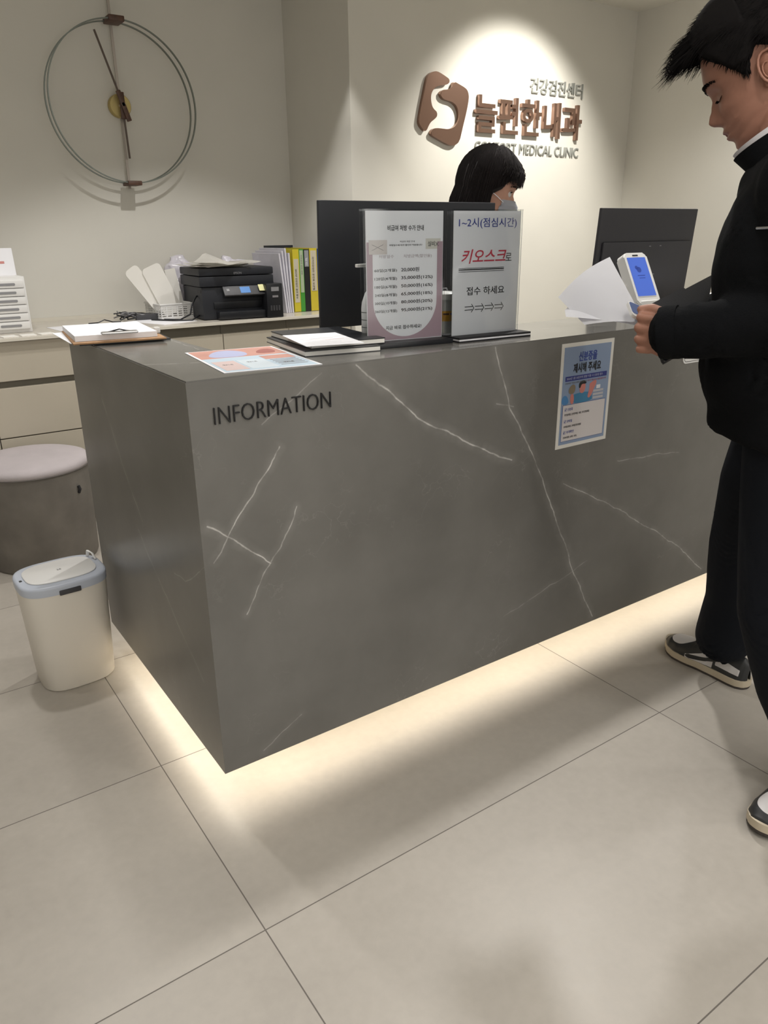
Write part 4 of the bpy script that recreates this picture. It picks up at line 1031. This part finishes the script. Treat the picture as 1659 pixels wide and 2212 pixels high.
# eyebrow and lashes
def brows(HMx, m, par, conv, dens=70, wdt=.020, thick=.0009, z0=.031):
    for s_ in (1, -1):
        sp = []
        for k in range(dens):
            t = rnd.random(); y = s_ * (.013 + t * .042); z = z0 + .006 * math.sin(t * 2.4) - .003 * t + rnd.uniform(-.0042, .0042) * (1 - .5 * t)
            x = head_surface(HMx, 0, y, z) + .004 * gauss(abs(y) - .026, .022) * gauss(z - .034, .008) + .0005
            sp.append(([V3((x, y, z)), V3((x + .0010, y + s_ * .005, z + .0025 - .002 * t)), V3((x - .0006, y + s_ * .0115, z + .0015 - .004 * t))], thick))
        conv('eyebrow', strands('eyebrow', HMx, sp, m, par), m, par)
brows(HM, M_hair, man, mobj, 230, .02, .00055)
for s_ in (1, -1):
    sp = []
    for k in range(26):
        t = k / 25; y = s_ * (.019 + .026 * t); z = .0055 - .0045 * math.sin(t * PI)
        x = head_surface(HM, 0, y, z) - .011 * gauss(abs(y) - .032, .016) * gauss(z - .013, .012) + .0055 * gauss(abs(y) - .031, .0125) * gauss(z - .010, .0075)
        sp.append(([V3((x, y, z)), V3((x + .003, y + s_ * .0008, z - .002)), V3((x + .0048, y + s_ * .0015, z - .0035))], .00055))
    mobj('eyelash', strands('eyelash', HM, sp, M_hair, man), M_hair)
for s_ in (1,):
    bmx = None
for s_ in (1, -1):
    pts = [None]
    o = ear_rim(mi @ HM, s_, M_skin, man)
for s_ in (1, -1):
    bm = bmesh.new(); z = -.043
    sph(bm, HM @ V3((.0925, s_ * .0080, -.0352)), (.0040, .0026, .0018), 10, HM.to_3x3()); mobj('nostril', bm, M_ink)
# hair: cap with a lifted fringe plus strands
def hair_len(th, el):
    """hair shell thickness as a function of direction; 0 = skin"""
    e = math.degrees(el); t = abs(math.degrees(math.atan2(math.sin(th), math.cos(th))))
    # lower limit of the hairline by azimuth
    lim = interp([(0, 42), (25, 40), (38, 30), (50, 22), (62, 8), (70, -6), (78, -10), (84, 8), (95, 20), (112, 10), (125, -25), (150, -38), (180, -40)], t)
    return max(0.0, min(1.0, (e - lim) / 7.0))
def cap_mesh(HMx, thick, hl):
    bm = bmesh.new(); nu, nv = 120, 80; G = []
    for j in range(nv + 1):
        el = math.radians(-60 + 149.5 * j / nv); row = []
        for i in range(nu):
            th = 2 * PI * i / nu; k = hl(th, el); r = head_r(th, el) - .006 + (.006 + thick(th, el)) * k
            row.append((bm.verts.new(HMx @ (V3((math.cos(el) * math.cos(th), math.cos(el) * math.sin(th), math.sin(el))) * r + V3((0, 0, .015)))), k))
        G.append(row)
    for j in range(nv):
        for i in range(nu):
            q = (G[j][i], G[j][(i + 1) % nu], G[j + 1][(i + 1) % nu], G[j + 1][i])
            if max(k[1] for k in q) > 0: bm.faces.new([k[0] for k in q])
    return bm
def th_man(th, el):
    t = math.cos(th); e = math.degrees(el)
    return .012 + .016 * max(0, math.sin(el)) + (.010 if t > 0 and e > 40 else 0) - .006 * (e < 10)
mobj('hair_cap', cap_mesh(HM, th_man, hair_len), M_hair)
sp = []
R0 = random.Random(3)
for k in range(9500):
    th = R0.uniform(-PI, PI); el = math.radians(R0.uniform(-30, 89.5)); kk = hair_len(th, el)
    if kk <= .3: continue
    d = V3((math.cos(el) * math.cos(th), math.cos(el) * math.sin(th), math.sin(el))); r = head_r(th, el)
    p0 = d * (r + th_man(th, el) * .4) + V3((0, 0, .015))
    top = max(0, math.sin(el)); front = max(0, math.cos(th) * math.cos(el))
    Ls = .016 + .014 * top + .028 * front * (el > .75)
    if kk < 1 or (front > .25 and el < .75): Ls *= .42
    tan = V3((.9 * (top + .4) , 0, -1.0 * (1 - .6 * top))); tan -= d * tan.dot(d)
    dirv = (d * (.30 + .25 * top) + tan.normalized() * .8 + V3((R0.uniform(-.3, .3), R0.uniform(-.3, .3), R0.uniform(-.2, .2)))).normalized()
    sp.append(([p0, p0 + dirv * Ls * .55, p0 + dirv * Ls + tan.normalized() * Ls * .25 - d * Ls * .15], .00095))
# fringe swept forward and up from the forehead
for k in range(1250):
    th = R0.gauss(0, .30); el = math.radians(R0.uniform(40, 66))
    d = V3((math.cos(el) * math.cos(th), math.cos(el) * math.sin(th), math.sin(el))); r = head_r(th, el)
    p0 = d * (r + .008) + V3((0, 0, .015))
    Ls = R0.uniform(.020, .060); sway = R0.uniform(-.42, .42)
    a = V3((.95, sway, .42)).normalized(); b_ = V3((.75, sway * 1.3, -.55)).normalized()
    sp.append(([p0, p0 + a * Ls * .5, p0 + a * Ls * .75 + b_ * Ls * .35, p0 + a * Ls * .85 + b_ * Ls * R0.uniform(.45, .85) + V3((R0.uniform(-.004, .004), R0.uniform(-.004, .004), R0.uniform(-.003, .006)))], .00085))
mobj('hair', strands('hair', HM, sp, M_hair, man), M_hair)

# jacket
def rz(a): return Matrix.Rotation(math.radians(a), 3, 'Z')
bm = bmesh.new()
sph(bm, chest + V3((0, 0, -.01)), (.143, .200, .215), 28, rz(112))
sph(bm, waist + V3((-.012, .022, -.02)), (.156, .190, .155), 28, rz(112))
limb(bm, [(neckb - V3((0, 0, .05)), .085), (shL, .075)]); limb(bm, [(neckb - V3((0, 0, .05)), .085), (shR, .075)])
sph(bm, neckb - V3((0, 0, .04)), (.085, .10, .07), 20, rz(112))
limb(bm, [(shL, .078), (lerp(shL, elL, .5), .074), (elL, .072), (lerp(elL, wrL, .5), .060), (lerp(elL, wrL, 1.10), .052)])
limb(bm, [(shR, .078), (lerp(shR, elR, .5), .074), (elR, .070), (lerp(elR, wrR, .5), .064), (lerp(elR, wrR, .90), .054)])
# hem: wide band around the hips
hemc = V3((1.118, -.588, .86))
rr = []
for z_, ax, ay in ((.845, .160, .195), (.853, .168, .203), (.92, .168, .200), (1.0, .155, .190)):
    ring = []
    for k in range(48):
        a = 2 * PI * k / 48; wv = 1 + .02 * math.sin(5 * a)
        v = rz(112) @ V3((ax * wv * math.cos(a), ay * wv * math.sin(a), 0)); ring.append(bm.verts.new(V3((hemc.x, hemc.y, z_ + (.02 * math.cos(a) if z_ < .86 else 0))) + v + V3((-.008, .012, 0)) * ((z_ - .8) / .2)))
    rr.append(ring)
for a, b_ in zip(rr[:-1], rr[1:]):
    for k in range(48): bm.faces.new((a[k], a[(k + 1) % 48], b_[(k + 1) % 48], b_[k]))
bm.faces.new(rr[0][::-1]); bm.faces.new(rr[-1])
me = fuse(bm, .0075, 6, .6)
for v in me.vertices:
    n_ = noise.noise(v.co * 9) * .007 + noise.noise(v.co * 22) * .003
    v.co += v.normal * n_
    v.co = mi @ v.co
for p_ in me.polygons: p_.use_smooth = True
jk = obj_me('jacket', me, M_jacket, man)
# stand collar
def collar(c0, c1, r0, r1, th=.006, n=40, gap=0, hd=112, lean=V3((0, 0, 0)), top=None):
    bm = bmesh.new(); R_ = []
    for t, off in ((0, 0), (.5, 0), (1, 0), (1, -th), (.5, -th), (0, -th)):
        ring = []
        for k in range(n):
            a = 2 * PI * k / n
            c = lerp(c0, c1, t); ra = lerp(r0, r1, t) + off
            zt = (top(a) if top else 0) * t
            ring.append(bm.verts.new(c + rz(hd) @ V3((ra * math.cos(a), ra * 1.05 * math.sin(a), 0)) + V3((0, 0, zt))))
        R_.append(ring)
    for a, b_ in zip(R_, R_[1:] + R_[:1]):
        for k in range(n): bm.faces.new((a[k], a[(k + 1) % n], b_[(k + 1) % n], b_[k]))
    return bm
ct = HM @ V3((-.02, 0, -.075))
c1 = V3((1.090, -.470, 1.443)); c0 = V3((1.099, -.545, 1.352))
o = mobj('jacket_collar', collar(c0, c1, .094, .077, .007, top=lambda a: -.046 * math.cos(a)), M_jacket)
o = mobj('shirt_collar', collar(c0, c1 + V3((-.004, .007, .008)), .084, .071, .004, top=lambda a: -.046 * math.cos(a)), mat('white_cotton', (.62, .60, .62), .8), label='white inner collar')
bm = bmesh.new(); q0 = V3((.925, -.545, 1.262))
from mathutils.bvhtree import BVHTree
bvh = BVHTree.FromPolygons([mi.inverted() @ v.co for v in jk.data.vertices], [tuple(p_.vertices) for p_ in jk.data.polygons])
zp = []
for q_ in ((.952, -.478, 1.268), (.944, -.500, 1.2685), (.938, -.522, 1.269)):
    dq = V3((.55, .83, 0)).normalized(); hit = bvh.ray_cast(V3(q_) - dq * .4, dq)[0]
    zp.append(hit - dq * .001 if hit is not None else V3(q_))
tube(bm, zp, .0024, 6); mobj('chest_zip', bm, M_steel)
# cuffs
for el_, wr_, tt in ((elL, wrL, 1.06), (elR, wrR, .88)):
    d = (wr_ - el_).normalized(); bm = bmesh.new()
    a0 = lerp(el_, wr_, tt); q = d.to_track_quat('Z', 'Y').to_matrix().to_4x4()
    Mx = Matrix.Translation(a0) @ q
    prof = [(.052, 0), (.053, .02), (.051, .034), (.044, .035), (.042, .0)]
    lathe(bm, prof, 28, Mx); mobj('cuff', bm, M_jacket)
# trousers
bm = bmesh.new()
sph(bm, pel, (.125, .165, .13), 24, rz(112))
limb(bm, [(hipL, .105), (lerp(hipL, kneeL, .5), .098), (kneeL, .090), (lerp(kneeL, ankL, .5), .085), (ankL + V3((-.002, .004, .065)), .078)])
limb(bm, [(hipR + V3((-.01, .02, 0)), .112), (lerp(hipR, kneeR, .5) + V3((-.01, .02, 0)), .100), (kneeR + V3((-.008, 0, 0)), .086), (lerp(kneeR, ankR, .5), .082), (ankR + V3((-.026, .010, .058)), .081)])
me = fuse(bm, .0075, 5, .6)
for v in me.vertices:
    low = max(0, min(1, (.35 - v.co.z) / .25))
    n_ = noise.noise(V3((v.co.x * 7, v.co.y * 7, v.co.z * (5 + 5 * low)))) * (.006 + .003 * low)
    v.co += v.normal * n_
    v.co.z = max(v.co.z, .062)
    v.co = mi @ v.co
for p_ in me.polygons: p_.use_smooth = True
obj_me('trousers', me, M_trous, man)

for ak in (ankL, ankR):
    bm = bmesh.new(); limb(bm, [(ak + V3((0, 0, .05)), .041), (ak - V3((0, 0, .03)), .027)]); mobj('sock', bm, M_trous)
M_shoe = mat('two_tone_leather', (.6, .6, .6), .5)
nt_ = M_shoe.node_tree; an = nt_.nodes.new('ShaderNodeAttribute'); an.attribute_name = 'panel'
gt = nt_.nodes.new('ShaderNodeMath'); gt.operation = 'GREATER_THAN'; gt.inputs[1].default_value = 0; nt_.links.new(an.outputs['Fac'], gt.inputs[0])
mxs = nt_.nodes.new('ShaderNodeMix'); mxs.data_type = 'RGBA'; nt_.links.new(gt.outputs[0], mxs.inputs[0]); mxs.inputs[6].default_value = (.020, .021, .022, 1); mxs.inputs[7].default_value = (.62, .60, .60, 1)
nt_.links.new(mxs.outputs[2], nt_.nodes['Principled BSDF'].inputs['Base Color'])
# shoes
def shoe(loc, hd, lace_up=True):
    s0 = bpy.data.objects.new('shoe', None); COL.objects.link(s0); s0.parent = man
    s0.location = mi @ V3(loc); s0.rotation_euler = (0, 0, math.radians(hd))
    s0['label'] = 'black and white low sneaker'
    Ltot = .290
    W = [(0, .003), (.003, .014), (.010, .024), (.022, .031), (.045, .035), (.09, .034), (.14, .036), (.19, .046), (.225, .049), (.255, .044), (.278, .028), (.288, .010), (.290, .002)]
    H = [(0, .060), (.006, .078), (.02, .092), (.05, .098), (.08, .100), (.11, .096), (.15, .082), (.19, .070), (.225, .062), (.26, .055), (.28, .045), (.29, .030)]
    ctr = lambda x: .006 * math.sin(max(0, x - .05) / .24 * PI)
    # sole
    def outline(x): return interp(W, x)
    for nm, z0, z1, ex, m in (('outsole', 0, .008, .001, M_soled), ('midsole', .008, .028, .0025, M_sole)):
        bm = bmesh.new(); xs = [.0 + Ltot * (1 - math.cos(PI * k / 30)) / 2 for k in range(31)]
        pts = [(x + (ex if x > .28 else (-ex if x < .01 else 0)), ctr(x) + outline(x) + ex) for x in xs] + [(x + (ex if x > .28 else (-ex if x < .01 else 0)), ctr(x) - outline(x) - ex) for x in xs[::-1]]
        prism(bm, pts, (0, 0, z0), (1, 0, 0), (0, 1, 0), (0, 0, 1), z1 - z0)
        for v in bm.verts:
            lift = max(0, (v.co.x - .22) / .07) ** 2 * .012
            v.co.z += lift
        obj(nm, bm, m, s0, 40)
    # upper
    bm = bmesh.new(); nx, na = 150, 130; rings = []
    for i in range(nx + 1):
        x = Ltot * (1 - math.cos(PI * i / nx)) / 2 * .994 + .001; w_ = max(.002, interp(W, x)); h = interp(H, x); z0 = .022 + max(0, (x - .22) / .07) ** 2 * .012
        ring = []
        for k in range(na + 1):
            a = PI * k / na; c, s_ = math.cos(a), math.sin(a)
            n_ = 2.6 if x > .17 else 2.9 - 1.1 * max(0, (.14 - x) / .14)
            y = w_ * math.copysign(abs(c) ** (2 / n_), c); z = z0 + (h - z0) * abs(s_) ** (2 / n_)
            if x < .12: y *= 1 - .25 * (z - z0) / max(.01, h - z0)
            ring.append(bm.verts.new((x, ctr(x) + y, z)))
        rings.append(ring)
    for a, b_ in zip(rings[:-1], rings[1:]):
        for k in range(na):
            f = bm.faces.new((a[k], b_[k], b_[k + 1], a[k + 1]))
            f.smooth = True
    bmesh.ops.recalc_face_normals(bm, faces=bm.faces[:])
    pv = []
    for v in bm.verts:
        x, z = v.co.x, v.co.z; y = abs(v.co.y - ctr(x)); t_ = (z - .022) / max(.01, interp(H, x) - .022)
        d1 = min((1 - ((x - .226) / .040) ** 2 - (y / .036) ** 2) * .02, (t_ - .42) * .04)
        d2 = min(x - .100, .187 - x, (t_ - .10) * .05, (.80 - (x - .100) * 5.2 - t_) * .05)
        d3 = min(x - .018, .092 - x, (t_ - .26) * .05, (.50 + x * 1.2 - t_) * .05)
        u = (.172 - x) / .125
        sw = -1
        if 0 < u < 1: sw = ((.115 * (1 - u) ** .8 + .012) - abs(t_ - (.26 + .40 * u ** 1.5))) * .05
        elif u <= 0: sw = (.127 - math.hypot(u * 1.2, t_ - .26)) * .05
        pv.append(min(max(d1, d2, d3), -sw) * 100)
    uo = obj('upper', bm, M_shoe, s0, 60)
    at = uo.data.attributes.new('panel', 'FLOAT', 'POINT'); at.data.foreach_set('value', pv)
    bm = bmesh.new()
    for k in range(6):
        x = .120 + k * .012; h = interp(H, x) + .0015
        tube(bm, [(x, ctr(x) - .018, h - .008), (x + .003, ctr(x), h + .001), (x, ctr(x) + .018, h - .008)], .0022, 6)
    obj('laces', bm, M_shoeb, s0, 60)
    if lace_up:
        bm = bmesh.new()
        for s_ in (1, -1): tube(bm, [(.118, .0, .100), (.125, s_ * .018, .118), (.135, s_ * .038, .116), (.130, s_ * .036, .104), (.120, s_ * .010, .101)], .0018, 6)
        obj('lace_bow', bm, M_shoeb, s0, 60)
    bm = bmesh.new(); prism(bm, [(.11, -.012), (.145, -.014), (.145, .014), (.11, .012)], (0, 0, .092), (1, 0, 0), (0, 1, 0), (0, 0, 1), .003)
    for v in bm.verts: v.co.z = v.co.z + (.12 - v.co.x) * .35 + .004
    obj('tongue', bm, M_shoeb, s0)
    return s0
shoe((1.447, -.425, 0), 85, False)
shoe((1.210, -.735, 0), 186, True)

# what the man holds
def quad_sheet(nm, a, b_, c, d, m, bend=.0, t=.0006):
    bm = bmesh.new(); n = 12; G = []
    a, b_, c, d = map(V3, (a, b_, c, d)); nn = (b_ - a).cross(d - a).normalized()
    for i in range(n + 1):
        row = []
        for j in range(n + 1):
            u, v = i / n, j / n; p_ = lerp(lerp(a, b_, u), lerp(d, c, u), v) + nn * bend * math.sin(PI * u) * (1 - v * .5)
            row.append(bm.verts.new(p_))
        G.append(row)
    for i in range(n):
        for j in range(n): bm.faces.new((G[i][j], G[i + 1][j], G[i + 1][j + 1], G[i][j + 1]))
    bmesh.ops.solidify(bm, geom=bm.faces[:], thickness=t)
    return obj(nm, bm, m, None, 60)
o = quad_sheet('held_form', (1.021, -.135, 1.208), (.885, -.106, 1.121), (.835, -.235, 1.072), (.872, -.365, 1.085), M_paper, .012); tag(o, 'large white sheet held up in the man\'s left hand over the desk', 'paper', 'sheets in the man\'s hand')
o = quad_sheet('held_form', (1.000, -.140, 1.150), (.862, -.150, 1.096), (.828, -.186, 1.086), (.870, -.350, 1.078), M_paper, .006); tag(o, 'second white sheet showing below the large sheet in the hand', 'paper', 'sheets in the man\'s hand')
# phone-like card in the hand
def slab(nm, a, b_, d, th, m, r=.008):
    a, b_, d = map(V3, (a, b_, d)); U_ = (b_ - a); W_ = U_.length; U_ = U_.normalized(); V_ = (d - a); H_ = V_.length; V_.normalize(); N_ = U_.cross(V_).normalized()
    bm = bmesh.new(); prism(bm, rrect(W_, H_, r, 5, W_ / 2, H_ / 2), a, U_, V_, N_, th)
    return bm, U_, V_, N_
ph = thing('mobile_phone', 'blue grey phone with light rim pinched in the man\'s left hand', 'phone', (.865, -.345, 1.10))
bm, U_, V_, N_ = slab('x', (.862, -.318, 1.123), (.840, -.352, 1.097), (.925, -.340, 1.098), .007, M_white, .008)
for v in bm.verts: v.co -= ph.location
obj('phone_case', bm, M_white, ph, 40)
bm = bmesh.new(); c_ = V3((.862, -.318, 1.123)) - ph.location
prism(bm, rrect(.037, .058, .006, 5, .0215, .031), c_, U_, V_, N_, -.0008); obj('phone_back', bm, M_bluec, ph)
prism_c = bmesh.new(); prism(prism_c, rrect(.037, .058, .006, 5, .0215, .031), c_ + N_ * .007, U_, V_, N_, .0008); obj('phone_screen', prism_c, M_bluec, ph)
cs = thing('wallet_case', 'black leather wallet case held behind the man\'s left forearm', 'wallet', (.93, -.39, 1.08))
bm, U_, V_, N_ = slab('x', (.843, -.438, 1.008), (.953, -.446, 1.043), (.909, -.336, 1.108), .010, M_black, .010)
M_leather = mat('black_wallet_leather', (.014, .015, .018), .38, bump=.2, bump_s=500)
for v in bm.verts: v.co -= cs.location
obj('leather_cover', bm, M_leather, cs, 40)
bm = bmesh.new(); H0 = 0.14
bm2, U2, V2, N2 = slab('x', (.843, -.438, 1.008), (.953, -.446, 1.043), (1.0, -.345, 1.135), .004, M_black, .006)
for v in bm2.verts: v.co -= cs.location
obj('leather_flap', bm2, M_leather, cs, 40); bm.free()

# ------------------------------------------------------------------ the receptionist
wo = thing('person', 'masked woman with dark bobbed hair behind the reception desk', 'person', (1.38, .95, 0))
wi = Matrix.Translation((-1.38, -.95, 0))
WO = V3((1.304, .622, 1.388)); 
WM = Matrix.Translation(WO) @ frame(math.radians(-40), math.radians(14)) @ Matrix.Scale(.955, 4)
def wobj(nm, bm, m, par=None, sm=60, label=None):
    for v in bm.verts: v.co = wi @ v.co
    return obj(nm, bm, m, par or wo, sm, label)
bm = bmesh.new(); head_mesh(bm, WM)
wn = V3((1.235, .70, 1.24)); wc = V3((1.24, .76, 1.07)); ww = V3((1.26, .83, .86)); wp = V3((1.28, .90, .62))
limb(bm, [(WM @ V3((-.02, 0, -.035)), .047), (wn, .050)])
sph(bm, wc, (.085, .135, .15), 20, rz(-40)); sph(bm, ww, (.085, .12, .16), 20, rz(-40)); sph(bm, wp, (.115, .16, .11), 20, rz(-40))
Fw = V3((math.cos(math.radians(-40)), math.sin(math.radians(-40)), 0)); Lw = V3((-Fw.y, Fw.x, 0))
for s_ in (1, -1):
    sh = wn + Lw * s_ * .135 - V3((0, 0, .06)); eb = sh + Fw * .06 - V3((0, 0, .24)) + Lw * s_ * .02; wrx = eb + Fw * .20 + V3((0, 0, -.10)) * .6
    limb(bm, [(wn - V3((0, 0, .05)), .05), (sh, .045), (eb, .036), (wrx, .024)])
    pcw = wrx + Fw * .05
    fg = []
    for k, (dy, L1) in enumerate(((-.024, .034), (-.008, .038), (.008, .036), (.023, .029))):
        r0 = pcw + Fw * .03 + Lw * dy; a = r0 + Fw * L1; b_ = a + Fw * L1 * .5 - V3((0, 0, .010)); fg.append([(r0, .0085), (a, .0078), (b_, .007), (b_ + Fw * .008 - V3((0, 0, .012)), .006)])
    th_ = [(pcw - Lw * s_ * .02, .011), (pcw - Lw * s_ * .038 + Fw * .02, .009), (pcw - Lw * s_ * .042 + Fw * .042, .0075)]
    hand_prims(bm, wrx, pcw, Lw, Fw, fg, th_, .85)
    hp = wp + Lw * s_ * .09; kn = hp + Fw * .40 + V3((0, 0, -.02)); an = kn + V3((0, 0, -.50)) - Fw * .04
    an.z = .09; limb(bm, [(hp, .085), (kn, .055), (lerp(kn, an, .4), .048), (an, .034)]); limb(bm, [(an - V3((0, 0, .055)), .032), (an - V3((0, 0, .06)) + Fw * .13, .028)])
me = fuse(bm, .0040, 1, .5)
me.materials.append(M_skinw)
for p_ in me.polygons: p_.use_smooth = True
for v in me.vertices: v.co = wi @ v.co
bo = bpy.data.objects.new('body', me); COL.objects.link(bo); bo.parent = wo
bm = bmesh.new()
sph(bm, wc, (.110, .165, .17), 20, rz(-40)); sph(bm, ww, (.115, .15, .19), 20, rz(-40)); sph(bm, wp + V3((0, 0, .04)), (.14, .18, .12), 20, rz(-40))
for s_ in (1, -1):
    sh = wn + Lw * s_ * .135 - V3((0, 0, .06)); eb = sh + Fw * .06 - V3((0, 0, .24)) + Lw * s_ * .02; wrx = eb + Fw * .20 + V3((0, 0, -.10)) * .6
    limb(bm, [(wn - V3((0, 0, .045)), .062), (sh, .060), (eb, .052), (lerp(eb, wrx, .9), .040)])
me = fuse(bm, .009, 4, .6)
for v in me.vertices: v.co += v.normal * noise.noise(v.co * 12) * .005; v.co = wi @ v.co
for p_ in me.polygons: p_.use_smooth = True
obj_me('black_top', me, M_jacket, wo)
bm = bmesh.new()
for s_ in (1, -1):
    hp = wp + Lw * s_ * .09; kn = hp + Fw * .40 + V3((0, 0, -.02)); an = kn + V3((0, 0, -.50)) - Fw * .04; an.z = .12
    limb(bm, [(hp, .10), (kn, .068), (an, .055)])
me = fuse(bm, .010, 3, .6)
for v in me.vertices: v.co = wi @ v.co
for p_ in me.polygons: p_.use_smooth = True
obj_me('trousers', me, M_trous, wo)
brows(WM, M_hairw, wo, lambda nm, b2_, m, par: wobj(nm, b2_, m), 60)
for s_ in (1, -1):
    ex = head_surface(WM, 0, s_ * .031, .010)
    bm = bmesh.new(); sph(bm, WM @ V3((ex - .0135, s_ * .031, .0095)), .0135, 18); ey = wobj('eyeball', bm, mat('eye_white', (.55, .52, .50), .2))
    bm = bmesh.new(); sph(bm, WM @ V3((ex - .0040, s_ * .0305, .0095)), (.0048, .0062, .0062), 16, WM.to_3x3()); wobj('iris', bm, M_ink, ey)
    sp = []
    for k in range(24):
        t = k / 23; y = s_ * (.019 + .025 * t); z = .0145 + .003 * math.sin(t * PI); x = ex - .002 - .010 * abs(t - .45) ** 2
        sp.append(([V3((x, y, z)), V3((x + .004, y + s_ * .001, z + .0006)), V3((x + .0065, y + s_ * .002, z + .0025))], .0011))
    wobj('eyelash', strands('x', WM, sp, M_hairw, wo), M_hairw)
# her chair
oc = thing('office_chair', 'black office chair the receptionist sits on, behind the desk', 'chair', (1.27, .93, 0), math.radians(-40))
bm = bmesh.new(); prism(bm, rrect(.44, .46, .08, 6), (0, 0, .455), (1, 0, 0), (0, 1, 0), (0, 0, 1), .05); obj('seat', bm, M_black, oc, 40)
bm = bmesh.new(); prism(bm, rrect(.36, .30, .08, 6, 0, .66), (-.235, 0, 0), (0, 1, 0), (0, 0, 1), (-1, 0, 0), .04); obj('backrest', bm, M_black, oc, 40)
bm = bmesh.new(); tube(bm, [(-.10, 0, .45), (-.24, 0, .44), (-.262, 0, .52), (-.262, 0, .60)], .014, 8); obj('back_bar', bm, M_black, oc, 40)
bm = bmesh.new(); lathe(bm, [(.03, .09), (.03, .30), (.022, .30), (.022, .455)], 16); obj('column', bm, M_steel, oc, 40)
for k in range(5):
    a = 2 * PI * k / 5; bm = bmesh.new(); tube(bm, [(0, 0, .10), (.27 * math.cos(a), .27 * math.sin(a), .065)], .016, 8); lg = obj('leg', bm, M_black, oc, 40)
    bm = bmesh.new(); sph(bm, (.27 * math.cos(a), .27 * math.sin(a), .027), .027, 14); obj('caster', bm, M_black, lg, 40)
# face mask
bm = bmesh.new(); G = []
ny, nz = 28, 22
for j in range(nz + 1):
    row = []; v_ = j / nz; z = lerp(-.112, -.012, v_)
    for i in range(ny + 1):
        u = i / ny * 2 - 1; yy = u * .062 * (1 - .18 * (1 - v_)); x = max(.0, head_surface(WM, 0, max(-.064, min(.064, yy)), max(-.1, z)))
        ridge = .030 * gauss(u, .52) * (.55 + .45 * math.sin(v_ * PI)) + .006
        if v_ > .8: ridge *= 1 - .25 * (v_ - .8) / .2
        pl_ = .0016 * (1 if (j % 6) < 3 else -1)
        row.append(bm.verts.new(WM @ V3((x + ridge + pl_ * (.2 < v_ < .9), yy, z + .006 * (1 - u * u)))))
    G.append(row)
for j in range(nz):
    for i in range(ny): bm.faces.new((G[j][i], G[j][i + 1], G[j + 1][i + 1], G[j + 1][i]))
bmesh.ops.solidify(bm, geom=bm.faces[:], thickness=.0012)
mk = wobj('face_mask', bm, mat('mask_fabric', (.60, .62, .68), .8), label='white pleated face mask')
for s_ in (1, -1):
    for z0_, z1_ in ((-.020, .008), (-.098, -.030)):
        bm = bmesh.new(); tube(bm, [WM @ V3(q) for q in ((.060, s_ * .060, z0_), (.035, s_ * .0755, lerp(z0_, z1_, .45)), (.012, s_ * .079, lerp(z0_, z1_, .8)), (-.006, s_ * .083, z1_))], .0012, 6); wobj('ear_loop', bm, M_paper, mk)
# bobbed hair
def hl_w(th, el):
    e = math.degrees(el); t = abs(math.degrees(math.atan2(math.sin(th), math.cos(th))))
    lim = interp([(0, 24), (30, 22), (48, 16), (62, -4), (75, -14), (88, -60), (180, -60)], t)
    return max(0.0, min(1.0, (e - lim) / 5.0))
def th_w(th, el):
    e = math.degrees(el); return .011
wobj('hair_cap', cap_mesh(WM, th_w, hl_w), M_hairw)
R1 = random.Random(11); sp = []
for k in range(2600):   # strands combed from the crown down to the neck
    t = R1.uniform(48, 312); th = math.radians(t); e0 = R1.uniform(20, 86); ox, oy = math.cos(th), math.sin(th); pts = []
    wob = R1.uniform(-.003, .005); ph_ = R1.uniform(0, 6)
    side_ = min(abs(t), abs(360 - t)); elow = -8 if side_ > 88 else interp([(48, 26), (62, 6), (88, -8)], side_)
    for j in range(6):
        e = lerp(e0, elow, j / 5); el = math.radians(e); r = head_r(th, el) + th_w(th, el) + wob
        pts.append(V3((math.cos(el) * ox, math.cos(el) * oy, math.sin(el))) * r + V3((0, 0, .015)))
    if side_ > 80:
        q = pts[-1]; Lz = R1.uniform(-.150, -.125)
        for f_ in (.35, .7, 1):
            z_ = lerp(q.z, Lz, f_); curl = 1 + .10 * math.sin(f_ * 2.2) - .24 * f_ ** 2
            pts.append(V3((q.x * curl, q.y * curl, z_)) + V3((.003 * math.sin(ph_ + f_ * 5), .003 * math.cos(ph_ + f_ * 5), 0)))
    sp.append((pts, .0021))
bm = strands('x', WM, sp, M_hairw, wo)
# inner mass of the bob
G = []
for j in range(15):
    z_ = lerp(.04, -.128, j / 14); row = []
    for i in range(41):
        th = math.radians(84 + 192 * i / 40); e = math.asin(max(-1, min(1, (z_ - .015) / .12))) if j < 6 else -.12
        r = head_r(th, max(-.14, math.atan2(z_ - .015, .1))) + .010; tt = max(0, (-z_ - .0) / .13); c_ = 1 + .08 * math.sin(tt * 2.2) - .26 * tt ** 2
        row.append(bm.verts.new(WM @ V3((math.cos(th) * r * c_, math.sin(th) * r * c_, z_))))
    G.append(row)
for j in range(14):
    for i in range(40): bm.faces.new((G[j][i], G[j][i + 1], G[j + 1][i + 1], G[j + 1][i]))
wobj('hair', bm, M_hairw)
sp = []
for k in range(900):   # thin fringe strands
    th = math.radians(R1.uniform(-66, 66)); el = math.radians(R1.uniform(36, 84)); r = head_r(th, el) + .014
    d = V3((math.cos(el) * math.cos(th), math.cos(el) * math.sin(th), math.sin(el))); p0 = d * r + V3((0, 0, .015))
    e2 = math.radians(R1.uniform(10, 24)); t2 = th * 1.15; r2 = head_r(t2, e2) + R1.uniform(.008, .022)
    p2 = V3((math.cos(e2) * math.cos(t2), math.cos(e2) * math.sin(t2), math.sin(e2))) * r2 + V3((0, 0, .015))
    sp.append(([p0, lerp(p0, p2, .5) + d * .012, p2], .0016))
wobj('fringe', strands('x', WM, sp, M_hairw, wo), M_hairw)
